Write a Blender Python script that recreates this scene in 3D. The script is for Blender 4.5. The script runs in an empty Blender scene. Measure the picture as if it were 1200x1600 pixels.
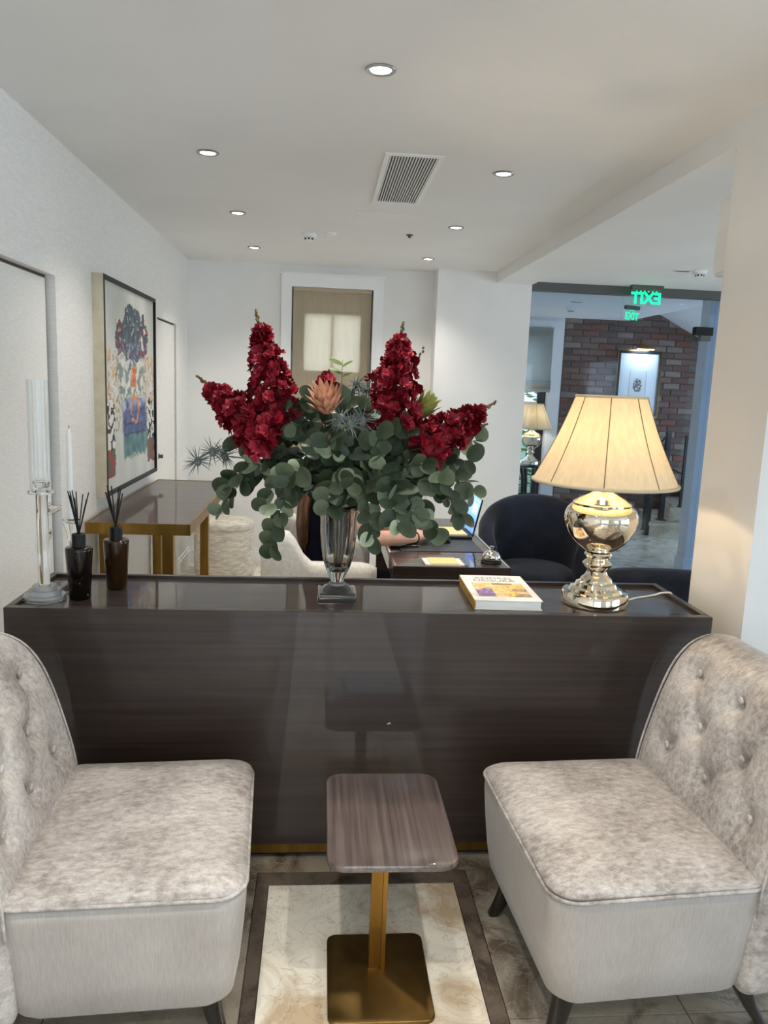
import bpy, bmesh, math, random
from math import sin, cos, pi, radians, sqrt, atan2, exp
from mathutils import Vector, Matrix, noise

random.seed(11)
SC = bpy.context.scene
COL = SC.collection

# ------------------------------------------------------------------ camera
def make_camera():
    yaw, pit, rol = radians(4.917), radians(9.361), radians(2.261)
    f = Vector((sin(yaw)*cos(pit), cos(yaw)*cos(pit), -sin(pit)))
    r0 = Vector((cos(yaw), -sin(yaw), 0)); u0 = r0.cross(f)
    r = r0*cos(rol) + u0*sin(rol); u = -r0*sin(rol) + u0*cos(rol)
    cd = bpy.data.cameras.new('camera'); cam = bpy.data.objects.new('camera', cd)
    COL.objects.link(cam)
    m = Matrix((r, u, -f)).transposed().to_4x4(); m.translation = Vector((0, 0, 1.6))
    cam.matrix_world = m
    cd.sensor_fit = 'VERTICAL'; cd.sensor_height = 24.0; cd.lens = 24.0*1202.0/1600.0
    cd.clip_start = 0.05
    SC.camera = cam
make_camera()

# ------------------------------------------------------------------ world, exposure
W = bpy.data.worlds.new('World'); SC.world = W; W.use_nodes = True
wn = W.node_tree.nodes['Background']
wn.inputs[0].default_value = (0.77, 0.875, 1.0, 1); wn.inputs[1].default_value = 5.0
vs = SC.view_settings
vs.view_transform = 'Standard'; vs.look = 'None'; vs.gamma = 1.0; vs.use_curve_mapping = False
vs.exposure = 0.1
SC.cycles.max_bounces = 10; SC.cycles.transmission_bounces = 10; SC.cycles.transparent_max_bounces = 12
DOWNLIGHT_W = 44.0
LAMP_W = 4.7

# ------------------------------------------------------------------ materials
def srgb(r, g, b):
    def c(v):
        v /= 255.0
        return v/12.92 if v <= 0.04045 else ((v+0.055)/1.055)**2.4
    return (c(r), c(g), c(b), 1.0)

def new_mat(name):
    m = bpy.data.materials.new(name); m.use_nodes = True
    return m, m.node_tree, m.node_tree.nodes['Principled BSDF']

def plain(name, col, rough=0.5, metal=0.0, coat=0.0, sheen=0.0, spec=None, coat_rough=0.04):
    m, nt, b = new_mat(name)
    b.inputs['Base Color'].default_value = col
    b.inputs['Roughness'].default_value = rough
    b.inputs['Metallic'].default_value = metal
    b.inputs['Coat Weight'].default_value = coat
    b.inputs['Coat Roughness'].default_value = coat_rough
    b.inputs['Sheen Weight'].default_value = sheen
    if spec is not None: b.inputs['Specular IOR Level'].default_value = spec
    return m

def noisy(name, c1, c2, scale=8.0, rough=0.5, stretch=(1, 1, 1), detail=6, bump=0.0, bscale=None, dist=0.0,
          lo=0.35, hi=0.65, metal=0.0, coat=0.0, sheen=0.0, coat_rough=0.04, obj=True, spec=None):
    m, nt, b = new_mat(name)
    N, L = nt.nodes, nt.links
    tc = N.new('ShaderNodeTexCoord'); mp = N.new('ShaderNodeMapping'); mp.inputs['Scale'].default_value = stretch
    L.new(tc.outputs['Object'], mp.inputs['Vector'])
    n = N.new('ShaderNodeTexNoise'); n.inputs['Scale'].default_value = scale; n.inputs['Detail'].default_value = detail
    n.inputs['Distortion'].default_value = dist
    L.new(mp.outputs[0], n.inputs['Vector'])
    r = N.new('ShaderNodeValToRGB')
    r.color_ramp.elements[0].position = lo; r.color_ramp.elements[0].color = c1
    r.color_ramp.elements[1].position = hi; r.color_ramp.elements[1].color = c2
    L.new(n.outputs['Fac'], r.inputs[0]); L.new(r.outputs[0], b.inputs['Base Color'])
    b.inputs['Roughness'].default_value = rough; b.inputs['Metallic'].default_value = metal
    b.inputs['Coat Weight'].default_value = coat; b.inputs['Sheen Weight'].default_value = sheen
    b.inputs['Coat Roughness'].default_value = coat_rough
    if spec is not None: b.inputs['Specular IOR Level'].default_value = spec
    if bump:
        n2 = N.new('ShaderNodeTexNoise'); n2.inputs['Scale'].default_value = bscale or scale*4; n2.inputs['Detail'].default_value = 4
        L.new(mp.outputs[0], n2.inputs['Vector'])
        bp = N.new('ShaderNodeBump'); bp.inputs['Strength'].default_value = bump; bp.inputs['Distance'].default_value = 0.004
        L.new(n2.outputs['Fac'], bp.inputs['Height']); L.new(bp.outputs[0], b.inputs['Normal'])
    return m

def marble(name, base, vein, dark, scale=3.0, rough=0.12, vamt=0.3):
    m, nt, b = new_mat(name); N, L = nt.nodes, nt.links
    geo = N.new('ShaderNodeNewGeometry')
    n1 = N.new('ShaderNodeTexNoise'); n1.inputs['Scale'].default_value = scale; n1.inputs['Detail'].default_value = 9
    n1.inputs['Distortion'].default_value = 1.4; n1.inputs['Roughness'].default_value = 0.62
    L.new(geo.outputs['Position'], n1.inputs['Vector'])
    r1 = N.new('ShaderNodeValToRGB'); e = r1.color_ramp.elements
    e[0].position = 0.36; e[0].color = vein; e[1].position = 0.52; e[1].color = base
    e2 = r1.color_ramp.elements.new(0.72); e2.color = tuple(min(1, c*1.15) for c in base[:3])+(1,)
    L.new(n1.outputs['Fac'], r1.inputs[0])
    n2 = N.new('ShaderNodeTexNoise'); n2.inputs['Scale'].default_value = scale*2.2; n2.inputs['Detail'].default_value = 12
    n2.inputs['Distortion'].default_value = 3.0
    L.new(geo.outputs['Position'], n2.inputs['Vector'])
    r2 = N.new('ShaderNodeValToRGB'); e = r2.color_ramp.elements
    e[0].position = 0.485; e[0].color = (0, 0, 0, 1); e[1].position = 0.515; e[1].color = (0, 0, 0, 1)
    mid = r2.color_ramp.elements.new(0.5); mid.color = (vamt, vamt, vamt, 1)
    L.new(n2.outputs['Fac'], r2.inputs[0])
    mx = N.new('ShaderNodeMix'); mx.data_type = 'RGBA'
    L.new(r2.outputs[0], mx.inputs['Factor']); L.new(r1.outputs[0], mx.inputs['A']); mx.inputs['B'].default_value = dark
    L.new(mx.outputs['Result'], b.inputs['Base Color'])
    b.inputs['Roughness'].default_value = rough
    return m

def wood(name, c1, c2, axis='X', scale=6.0, rough=0.35, coat=1.0, coat_rough=0.03, spec=0.5):
    st = {'X': (0.35, 14, 14), 'Y': (14, 0.35, 14), 'Z': (14, 14, 0.35)}[axis]
    return noisy(name, c1, c2, scale=scale, stretch=st, rough=rough, coat=coat, coat_rough=coat_rough, detail=8, lo=0.3, hi=0.7, spec=spec)

def glass_real(name, col=(1, 1, 1, 1), ior=1.5, rough=0.0, trans=1.0):
    m, nt, b = new_mat(name)
    b.inputs['Base Color'].default_value = col; b.inputs['Roughness'].default_value = rough
    b.inputs['Transmission Weight'].default_value = trans; b.inputs['IOR'].default_value = ior
    return m

def glass_thin(name, tint=(0.93, 0.96, 0.97, 1), base=0.02):
    m, nt, b = new_mat(name); N, L = nt.nodes, nt.links
    N.remove(b)
    out = N['Material Output']
    tr = N.new('ShaderNodeBsdfTransparent'); tr.inputs[0].default_value = tint
    gl = N.new('ShaderNodeBsdfGlossy'); gl.inputs['Roughness'].default_value = 0.0
    fr = N.new('ShaderNodeLayerWeight')
    pw = N.new('ShaderNodeMath'); pw.operation = 'POWER'; pw.inputs[1].default_value = 5.0
    ma = N.new('ShaderNodeMath'); ma.operation = 'MULTIPLY_ADD'; ma.inputs[1].default_value = 0.9; ma.inputs[2].default_value = base
    L.new(fr.outputs['Facing'], pw.inputs[0]); L.new(pw.outputs[0], ma.inputs[0])
    mx = N.new('ShaderNodeMixShader')
    L.new(ma.outputs[0], mx.inputs[0]); L.new(tr.outputs[0], mx.inputs[1]); L.new(gl.outputs[0], mx.inputs[2])
    L.new(mx.outputs[0], out.inputs[0])
    return m

def fabric_translucent(name, col, tcol, fac=0.5, scale=60):
    m, nt, b = new_mat(name); N, L = nt.nodes, nt.links
    N.remove(b); out = N['Material Output']
    tc = N.new('ShaderNodeTexCoord'); n = N.new('ShaderNodeTexNoise'); n.inputs['Scale'].default_value = scale
    mp = N.new('ShaderNodeMapping'); mp.inputs['Scale'].default_value = (1, 1, 0.15)
    L.new(tc.outputs['Object'], mp.inputs[0]); L.new(mp.outputs[0], n.inputs['Vector'])
    r = N.new('ShaderNodeValToRGB'); r.color_ramp.elements[0].position = 0.3; r.color_ramp.elements[1].position = 0.7
    r.color_ramp.elements[0].color = tuple(c*0.85 for c in col[:3])+(1,); r.color_ramp.elements[1].color = col
    L.new(n.outputs['Fac'], r.inputs[0])
    d = N.new('ShaderNodeBsdfDiffuse'); t = N.new('ShaderNodeBsdfTranslucent'); mx = N.new('ShaderNodeMixShader')
    L.new(r.outputs[0], d.inputs[0]); t.inputs[0].default_value = tcol; mx.inputs[0].default_value = fac
    L.new(d.outputs[0], mx.inputs[1]); L.new(t.outputs[0], mx.inputs[2]); L.new(mx.outputs[0], out.inputs[0])
    return m

def emit(name, col, s):
    m, nt, b = new_mat(name)
    b.inputs['Base Color'].default_value = col
    b.inputs['Emission Color'].default_value = col; b.inputs['Emission Strength'].default_value = s
    return m

def vcol(name, rough=0.6, emission=0.0, coat=0.0):
    m, nt, b = new_mat(name); a = nt.nodes.new('ShaderNodeVertexColor'); a.layer_name = 'print'
    nt.links.new(a.outputs[0], b.inputs['Base Color']); b.inputs['Roughness'].default_value = rough
    b.inputs['Coat Weight'].default_value = coat
    if emission:
        nt.links.new(a.outputs[0], b.inputs['Emission Color']); b.inputs['Emission Strength'].default_value = emission
    return m

M = {}
M['paint'] = noisy('wall_paint', srgb(232, 230, 226), srgb(238, 236, 232), scale=2, rough=0.65, bump=0.05, bscale=160)
M['ceil'] = noisy('ceiling_paint', srgb(232, 231, 229), srgb(237, 236, 234), scale=1.5, rough=0.75)
M['paper'] = noisy('wallpaper', srgb(231, 228, 222), srgb(240, 238, 233), scale=12, stretch=(1, 2, 16), rough=0.55, bump=0.3, bscale=14)
M['door'] = noisy('door_covering', srgb(231, 228, 221), srgb(240, 237, 230), scale=12, stretch=(1, 2, 16), rough=0.5, bump=0.3, bscale=14)
M['gapdark'] = plain('shadow_gap_dark', srgb(52, 46, 42), 0.5)
M['reveal'] = plain('door_reveal_grey', srgb(150, 146, 142), 0.5)
M['trimwhite'] = plain('white_gloss_trim', srgb(240, 240, 238), 0.35)
M['white'] = plain('white_plastic', srgb(238, 238, 236), 0.4)
M['black'] = plain('black_satin', srgb(13, 13, 14), 0.45, spec=0.3)
M['blackgloss'] = plain('black_gloss', srgb(10, 10, 11), 0.12)
M['cream_marble'] = marble('cream_marble', srgb(232, 225, 208), srgb(190, 168, 138), srgb(120, 100, 80), 3.4, vamt=0.4)
M['dark_marble'] = marble('brown_marble', srgb(100, 88, 76), srgb(68, 58, 50), srgb(140, 126, 110), 5)
M['grey_marble'] = marble('grey_marble', srgb(150, 140, 124), srgb(96, 84, 70), srgb(200, 190, 176), 3.4)
M['grout'] = plain('floor_grout', srgb(90, 82, 72), 0.7)
M['walnut'] = wood('lacquered_walnut', srgb(33, 23, 18), srgb(54, 40, 33), 'X', 5, coat=0.5, coat_rough=0.012, rough=0.45)
M['walnut_top'] = wood('lacquered_walnut_top', srgb(46, 38, 35), srgb(66, 56, 52), 'X', 5, rough=0.45, coat=0.85, coat_rough=0.003, spec=0.1)
M['walnut_y'] = wood('figured_walnut', srgb(70, 58, 54), srgb(112, 98, 92), 'Y', 5, rough=0.3, coat=0.8, coat_rough=0.03)
M['walnut_console'] = wood('console_walnut', srgb(66, 56, 52), srgb(86, 75, 70), 'X', 3, rough=0.45, coat=0.5, coat_rough=0.008, spec=0.1)
M['gold'] = noisy('brushed_brass', srgb(132, 98, 46), srgb(160, 124, 64), scale=20, stretch=(1, 1, 0.1), rough=0.35, metal=1.0)
M['bronze'] = noisy('bronze_plate', srgb(112, 88, 48), srgb(128, 102, 60), scale=12, rough=0.42, metal=1.0)
M['chrome'] = plain('chrome', srgb(232, 230, 226), 0.08, 1.0)
M['nickel'] = plain('polished_nickel', srgb(238, 226, 205), 0.03, 1.0)
M['steel'] = plain('brushed_steel', srgb(170, 170, 170), 0.3, 1.0)
M['glass'] = glass_real('crystal_glass')
M['crystal'] = glass_real('solid_crystal', srgb(236, 238, 238), 1.5, 0.01, 0.94)
M['crystal_white'] = glass_real('bright_crystal', srgb(250, 250, 250), 1.5, 0.02, 0.72)
M['vaseglass'] = glass_real('vase_glass', srgb(222, 222, 219), 1.5)
M['pane'] = glass_thin('window_glass')
M['partition'] = glass_thin('partition_glass', srgb(220, 229, 240))
M['cylglass'] = glass_thin('thin_cylinder_glass', (0.93, 0.95, 0.95, 1), 0.05)
M['wax'] = plain('white_wax', srgb(240, 238, 232), 0.4)
def velvet(name, c1, c3, sc, stretch, amt):
    m, nt, b = new_mat(name); N, L = nt.nodes, nt.links
    tc = N.new('ShaderNodeTexCoord'); mp = N.new('ShaderNodeMapping'); mp.inputs['Scale'].default_value = stretch
    L.new(tc.outputs['Object'], mp.inputs[0])
    n = N.new('ShaderNodeTexNoise'); n.inputs['Scale'].default_value = sc; n.inputs['Detail'].default_value = 10; n.inputs['Roughness'].default_value = 0.74; n.inputs['Distortion'].default_value = 0.3
    L.new(mp.outputs[0], n.inputs['Vector'])
    n2 = N.new('ShaderNodeTexNoise'); n2.inputs['Scale'].default_value = 5.0; n2.inputs['Detail'].default_value = 2
    L.new(tc.outputs['Object'], n2.inputs['Vector'])
    ad = N.new('ShaderNodeMix'); ad.data_type = 'FLOAT'; ad.inputs['Factor'].default_value = 0.35
    L.new(n.outputs['Fac'], ad.inputs['A']); L.new(n2.outputs['Fac'], ad.inputs['B'])
    r = N.new('ShaderNodeValToRGB'); e = r.color_ramp.elements
    e[0].position = 0.5-amt; e[0].color = c1; e[1].position = 0.5+amt; e[1].color = c3
    L.new(ad.outputs['Result'], r.inputs[0]); L.new(r.outputs[0], b.inputs['Base Color'])
    b.inputs['Roughness'].default_value = 0.45; b.inputs['Sheen Weight'].default_value = 0.25; b.inputs['Sheen Roughness'].default_value = 0.3
    bp = N.new('ShaderNodeBump'); bp.inputs['Strength'].default_value = 0.22; bp.inputs['Distance'].default_value = 0.003
    L.new(n.outputs['Fac'], bp.inputs['Height']); L.new(bp.outputs[0], b.inputs['Normal'])
    return m
M['velvet'] = velvet('silver_crushed_velvet', srgb(128, 118, 110), srgb(204, 197, 190), 38, (1, 1.8, 1.5), 0.125)
M['velvet_side'] = velvet('silver_velvet_side', srgb(154, 146, 138), srgb(190, 183, 176), 20, (14, 14, 0.6), 0.2)
M['navy'] = noisy('navy_velvet', srgb(19, 23, 32), srgb(36, 41, 54), scale=6, rough=0.75, sheen=0.12, spec=0.2)
M['boucle'] = noisy('white_boucle', srgb(222, 216, 204), srgb(238, 233, 224), scale=60, rough=0.8, bump=0.3, bscale=180)
M['linen'] = noisy('pouf_linen', srgb(186, 178, 164), srgb(222, 214, 200), scale=16, stretch=(1, 1, 4), rough=0.8, bump=0.12, bscale=50)
M['legdark'] = plain('ebonised_leg', srgb(22, 18, 17), 0.3, coat=0.4)
M['shade'] = fabric_translucent('lampshade_fabric', srgb(226, 212, 182), srgb(240, 212, 156), 0.15)
M['shade_trim'] = plain('lampshade_trim', srgb(205, 190, 158), 0.7)
M['shade_rib'] = plain('lampshade_rib', srgb(120, 104, 76), 0.8)
M['bulb'] = emit('bulb_glow', (1.0, 0.78, 0.5, 1), 6)
M['led'] = emit('led_lens', (1.0, 0.97, 0.92, 1), 14)
M['blind'] = fabric_translucent('roman_blind_linen', srgb(226, 210, 184), srgb(244, 238, 228), 0.48, 40)
M['blind2'] = fabric_translucent('roman_blind_grey', srgb(176, 172, 162), srgb(235, 235, 230), 0.5, 40)
M['leaf'] = noisy('eucalyptus_leaf', srgb(66, 77, 56), srgb(98, 109, 84), scale=14, rough=0.5, spec=0.3)
M['leaf_b'] = noisy('eucalyptus_leaf_deep', srgb(43, 54, 38), srgb(66, 79, 57), scale=14, rough=0.5, spec=0.3)
M['leaf_c'] = noisy('eucalyptus_leaf_silver', srgb(94, 107, 88), srgb(124, 135, 113), scale=14, rough=0.5, spec=0.3)
M['leaf_pale'] = noisy('eucalyptus_leaf_pale', srgb(128, 142, 112), srgb(166, 176, 146), scale=14, rough=0.5)
M['leaf_dark'] = noisy('deep_green_leaf', srgb(26, 40, 24), srgb(52, 70, 34), scale=14, rough=0.42)
M['leaf_lime'] = noisy('fresh_green_leaf', srgb(92, 116, 44), srgb(130, 150, 78), scale=14, rough=0.45)
M['stem'] = plain('green_brown_stem', srgb(70, 62, 40), 0.6)
M['petal'] = noisy('crimson_petal', srgb(98, 5, 20), srgb(150, 12, 34), scale=30, rough=0.55, spec=0.25)
M['petal_lite'] = noisy('crimson_petal_lit', srgb(134, 16, 34), srgb(188, 52, 70), scale=30, rough=0.5, spec=0.3)
M['bud'] = noisy('olive_bud', srgb(88, 74, 34), srgb(124, 106, 58), scale=40, rough=0.6)
M['protea'] = noisy('protea_bract', srgb(176, 104, 80), srgb(236, 186, 148), scale=20, rough=0.5)
M['protea_g'] = noisy('protea_green_bract', srgb(112, 130, 46), srgb(186, 176, 96), scale=20, rough=0.5)
M['thistle'] = noisy('thistle_grey', srgb(74, 84, 78), srgb(120, 128, 124), scale=30, rough=0.6)
M['amber'] = plain('dark_amber_bottle', srgb(17, 11, 6), 0.08, spec=0.4)
M['amber_b'] = plain('amber_bottle', srgb(44, 26, 9), 0.08, spec=0.4)
M['skin'] = noisy('skin', srgb(208, 156, 130), srgb(222, 174, 148), scale=12, rough=0.5)
M['hair'] = noisy('brown_hair', srgb(44, 28, 18), srgb(128, 82, 46), scale=5, stretch=(14, 14, 0.6), rough=0.4)
M['dress'] = noisy('navy_dress', srgb(8, 9, 18), srgb(14, 17, 32), scale=20, rough=0.9, spec=0.1)
M['paperwhite'] = plain('paper_white', srgb(236, 234, 228), 0.6)
M['paperyellow'] = plain('paper_yellow', srgb(244, 222, 150), 0.6)
M['ochre'] = noisy('ochre_book_spine', srgb(170, 124, 30), srgb(206, 160, 56), scale=50, rough=0.5)
M['creamframe'] = noisy('cream_frame', srgb(196, 186, 160), srgb(214, 204, 180), scale=12, rough=0.45)
M['print'] = vcol('printed_picture', 0.55)
M['screen'] = vcol('screen_glow', 0.3, emission=1.2)
M['exit'] = emit('exit_green', (0.0, 0.85, 0.30, 1), 1.6)
M['greyplastic'] = plain('grey_plastic', srgb(84, 84, 82), 0.5)
M['leather'] = plain('grey_leather_pad', srgb(54, 56, 60), 0.45)
M['mortar'] = noisy('mortar', srgb(96, 88, 84), srgb(124, 116, 110), scale=30, rough=0.9)
for i, (a, b_) in enumerate([((98, 68, 58), (120, 86, 74)), ((112, 84, 72), (134, 104, 92)), ((88, 66, 58), (108, 84, 74)), ((128, 110, 100), (150, 132, 120)), ((114, 68, 52), (136, 84, 66))]):
    M['brick%d' % i] = noisy('old_brick_%s' % 'abcde'[i], srgb(*a), srgb(*b_), scale=18, rough=0.9, bump=0.6, bscale=60)
M['foliage'] = noisy('garden_leaves', srgb(48, 92, 40), srgb(128, 170, 84), scale=3, rough=0.6)
M['iron'] = plain('black_iron', srgb(16, 17, 20), 0.45)
M['ground'] = plain('garden_ground', srgb(92, 104, 70), 0.9)

# ------------------------------------------------------------------ mesh helpers
class MB:
    def __init__(s): s.v = []; s.f = []
    def add(s, vs, fs, mat=None):
        o = len(s.v)
        for p in vs: s.v.append(tuple(mat @ Vector(p)) if mat is not None else tuple(p))
        for f in fs: s.f.append(tuple(i+o for i in f))
        return s
    def box(s, x0, x1, y0, y1, z0, z1, mat=None):
        vs = [(x0, y0, z0), (x1, y0, z0), (x1, y1, z0), (x0, y1, z0), (x0, y0, z1), (x1, y0, z1), (x1, y1, z1), (x0, y1, z1)]
        return s.add(vs, [(0, 3, 2, 1), (4, 5, 6, 7), (0, 1, 5, 4), (1, 2, 6, 5), (2, 3, 7, 6), (3, 0, 4, 7)], mat)
    def rbox(s, x0, x1, y0, y1, z0, z1, b=0.01, seg=2, mat=None):
        bm = bmesh.new(); bmesh.ops.create_cube(bm, size=1)
        bmesh.ops.scale(bm, vec=(x1-x0, y1-y0, z1-z0), verts=bm.verts)
        bmesh.ops.translate(bm, vec=((x0+x1)/2, (y0+y1)/2, (z0+z1)/2), verts=bm.verts)
        bmesh.ops.bevel(bm, geom=bm.edges[:], offset=b, segments=seg, affect='EDGES', profile=0.5)
        bm.verts.ensure_lookup_table(); bm.verts.index_update()
        s.add([v.co[:] for v in bm.verts], [[v.index for v in f.verts] for f in bm.faces], mat); bm.free()
        return s
    def loft(s, loops, cap0=True, cap1=True, mat=None, closed=True):
        n = len(loops[0]); vs = [p for l in loops for p in l]; fs = []
        for k in range(len(loops)-1):
            for i in range(n if closed else n-1):
                j = (i+1) % n
                fs.append((k*n+i, k*n+j, (k+1)*n+j, (k+1)*n+i))
        if cap0: fs.append(tuple(reversed(range(n))))
        if cap1: fs.append(tuple(range((len(loops)-1)*n, len(loops)*n)))
        return s.add(vs, fs, mat)
    def lathe(s, prof, n=32, c=(0, 0, 0), mat=None, cap0=True, cap1=True, flute=None):
        loops = []
        for r, z in prof:
            r = max(r, 1e-4)
            loops.append([(c[0]+r*(1+(flute(i/n, z) if flute else 0))*cos(2*pi*i/n), c[1]+r*(1+(flute(i/n, z) if flute else 0))*sin(2*pi*i/n), c[2]+z) for i in range(n)])
        return s.loft(loops, cap0, cap1, mat)
    def tube(s, pts, rad, n=8, mat=None, closed=False):
        pts = [Vector(p) for p in pts]; m = len(pts); loops = []
        R = rad if isinstance(rad, (list, tuple)) else [rad]*m
        up = None
        for i in range(m):
            if closed: t = (pts[(i+1) % m]-pts[i-1])
            else: t = pts[min(i+1, m-1)]-pts[max(i-1, 0)]
            if t.length < 1e-9: t = Vector((0, 0, 1))
            t.normalize()
            if up is None:
                up = Vector((0, 0, 1)) if abs(t.z) < 0.9 else Vector((1, 0, 0))
            a = t.cross(up)
            if a.length < 1e-6: a = t.orthogonal()
            a.normalize(); b = a.cross(t).normalized(); up = b
            loops.append([tuple(pts[i]+a*(R[i]*cos(2*pi*k/n))+b*(R[i]*sin(2*pi*k/n))) for k in range(n)])
        if closed:
            loops.append(loops[0]); return s.loft(loops, False, False, mat)
        return s.loft(loops, True, True, mat)
    def ball(s, c, r, n=12, m=8, mat=None):
        rx, ry, rz = r if isinstance(r, (tuple, list)) else (r, r, r)
        loops = []
        for k in range(m+1):
            a = -pi/2 + pi*k/m; q = max(cos(a), 1e-3)
            loops.append([(c[0]+rx*q*cos(2*pi*i/n), c[1]+ry*q*sin(2*pi*i/n), c[2]+rz*sin(a)) for i in range(n)])
        return s.loft(loops, True, True, mat)
    def grid(s, fn, nu, nv, mat=None, flip=False):
        vs = [fn(i/nu, j/nv) for j in range(nv+1) for i in range(nu+1)]
        fs = []
        for j in range(nv):
            for i in range(nu):
                a = j*(nu+1)+i; q = (a, a+1, a+nu+2, a+nu+1)
                fs.append(tuple(reversed(q)) if flip else q)
        return s.add(vs, fs, mat)
    def mesh(s, name, mat=None, smooth=None):
        me = bpy.data.meshes.new(name); me.from_pydata(s.v, [], s.f)
        bm = bmesh.new(); bm.from_mesh(me)
        if smooth != 'raw': bmesh.ops.recalc_face_normals(bm, faces=bm.faces)
        bm.to_mesh(me); bm.free()
        if smooth is not None and smooth != 'raw':
            me.polygons.foreach_set('use_smooth', [True]*len(me.polygons))
            if smooth < 180: me.set_sharp_from_angle(angle=radians(smooth))
        if mat: me.materials.append(M[mat])
        me.update()
        return me
    def build(s, name, mat, parent=None, smooth=None):
        return link(name, s.mesh(name, mat, smooth), parent)

def link(name, me, parent=None):
    o = bpy.data.objects.new(name, me); COL.objects.link(o)
    if parent is not None: o.parent = parent
    return o

def tag(o, label=None, cat=None, group=None, kind=None):
    if label: o['label'] = label
    if cat: o['category'] = cat
    if group: o['group'] = group
    if kind: o['kind'] = kind
    return o

def thing(name, label, cat, loc=(0, 0, 0), rz=0.0, group=None):
    o = bpy.data.objects.new(name, None); COL.objects.link(o)
    o.location = loc; o.rotation_euler = (0, 0, rz); o.empty_display_size = 0.05
    return tag(o, label, cat, group)

def struct(name, mb, mat, label=None, smooth=None):
    o = mb.build(name, mat, None, smooth); o['kind'] = 'structure'
    if label: o['label'] = label
    return o

def copy_tree(root, loc, rz=None, label=None):
    r = root.copy(); COL.objects.link(r); r.location = loc
    if rz is not None: r.rotation_euler = (0, 0, rz)
    if label: r['label'] = label
    for ch in list(root.children):
        c = ch.copy(); COL.objects.link(c); c.parent = r
        for g in list(ch.children):
            d = g.copy(); COL.objects.link(d); d.parent = c
    return r

def rrect(hx, hy, r, z, n=6, cx=0.0, cy=0.0):
    pts = []
    for (sx, sy, a0) in ((1, 1, 0), (-1, 1, 90), (-1, -1, 180), (1, -1, 270)):
        for k in range(n+1):
            a = radians(a0+90*k/n)
            pts.append((cx+sx*(hx-r)+r*cos(a), cy+sy*(hy-r)+r*sin(a), z))
    return pts

def basis(x, up):
    x = Vector(x).normalized(); up = Vector(up)
    y = up.cross(x)
    if y.length < 1e-5: y = x.orthogonal()
    y.normalize(); z = x.cross(y).normalized()
    return Matrix((x, y, z)).transposed()

def text_mb(s, size, mirror=False, extrude=0.0, bold=0.0):
    cu = bpy.data.curves.new('lettering', 'FONT'); cu.body = s; cu.size = size; cu.align_x = 'CENTER'; cu.align_y = 'CENTER'
    cu.extrude = extrude; cu.offset = bold; cu.resolution_u = 3
    o = bpy.data.objects.new('lettering', cu); COL.objects.link(o)
    bpy.context.view_layer.update()
    me = bpy.data.meshes.new_from_object(o.evaluated_get(bpy.context.evaluated_depsgraph_get()))
    mb = MB(); mb.add([(-v.co.x if mirror else v.co.x, v.co.y, v.co.z) for v in me.vertices], [tuple(p.vertices) for p in me.polygons])
    bpy.data.objects.remove(o); bpy.data.curves.remove(cu); bpy.data.meshes.remove(me)
    return mb

def printed(name, o, u, v, nu, nv, fn, mat, parent=None):
    """a flat printed sheet: fn(s,t)->(r,g,b) in 0..255"""
    o, u, v = Vector(o), Vector(u), Vector(v)
    mb = MB()
    vs_, fs_ = [], []
    cols = []
    for j in range(nv):
        for i in range(nu):
            k = len(vs_)
            for (a, b_) in ((i, j), (i+1, j), (i+1, j+1), (i, j+1)):
                vs_.append(tuple(o+u*(a/nu)+v*(b_/nv)))
            fs_.append((k, k+1, k+2, k+3)); cols.append(srgb(*fn((i+.5)/nu, (j+.5)/nv)))
    me = bpy.data.meshes.new(name); me.from_pydata(vs_, [], fs_)
    ca = me.color_attributes.new('print', 'FLOAT_COLOR', 'CORNER')
    flat = []
    for c in cols: flat += list(c)*4
    ca.data.foreach_set('color', flat)
    me.materials.append(M[mat]); me.update()
    return link(name, me, parent)

def mixc(a, b, t):
    t = max(0.0, min(1.0, t)); return tuple(a[i]+(b[i]-a[i])*t for i in range(3))
def clampc(c): return tuple(max(0, min(255, q)) for q in c)

# ================================================================== SETTING
HC = 2.56          # ceiling of the room
HL = 2.50          # ceiling of the lounge side
XL = -1.13         # left wall
YB = 6.70          # back wall
def wall_panels(axis, p0, p1, u0, u1, z0, z1, holes=()):
    """wall slab between p0..p1 on its normal axis, running u0..u1, with rectangular holes (u0,u1,z0,z1)"""
    mb = MB()
    def bx(a, b, c, d):
        if b-a < 1e-6 or d-c < 1e-6: return
        if axis == 'x': mb.box(p0, p1, a, b, c, d)
        else: mb.box(a, b, p0, p1, c, d)
    cur = u0
    for (a, b, c, d) in sorted(holes):
        bx(cur, a, z0, z1); bx(a, b, z0, c); bx(a, b, d, z1); cur = b
    bx(cur, u1, z0, z1)
    return mb

# floor: bedding slab and stone pieces
floor = struct('floor', MB().box(-1.4, 5.4, -2.7, 9.8, -0.12, -0.012), 'grout', 'polished stone floor with cream and brown marble pieces')
def stone(x0, x1, y0, y1, mat, name='tile'):
    g = 0.0012
    return MB().rbox(x0+g, x1-g, y0+g, y1-g, -0.0119, 0.0, 0.0008, 1).build(name, mat, floor)
S0, S1 = -0.13, 0.472
stone(S0, S1, 1.05, 2.262, 'cream_marble'); stone(S0, S1, -0.15, 1.05, 'cream_marble'); stone(S0, S1, -1.35, -0.15, 'cream_marble')
for (a, b) in ((S0-0.04, S0), (S1, S1+0.05)):
    for (c, d) in ((1.05, 2.262), (-0.15, 1.05), (-1.35, -0.15)):
        stone(a, b, c, d, 'dark_marble', 'border_strip')
stone(S0-0.04, S1+0.05, 2.262, 2.33, 'dark_marble', 'border_strip')
stone(S0-0.04, S1+0.05, -2.6, -1.35, 'dark_marble')
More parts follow.
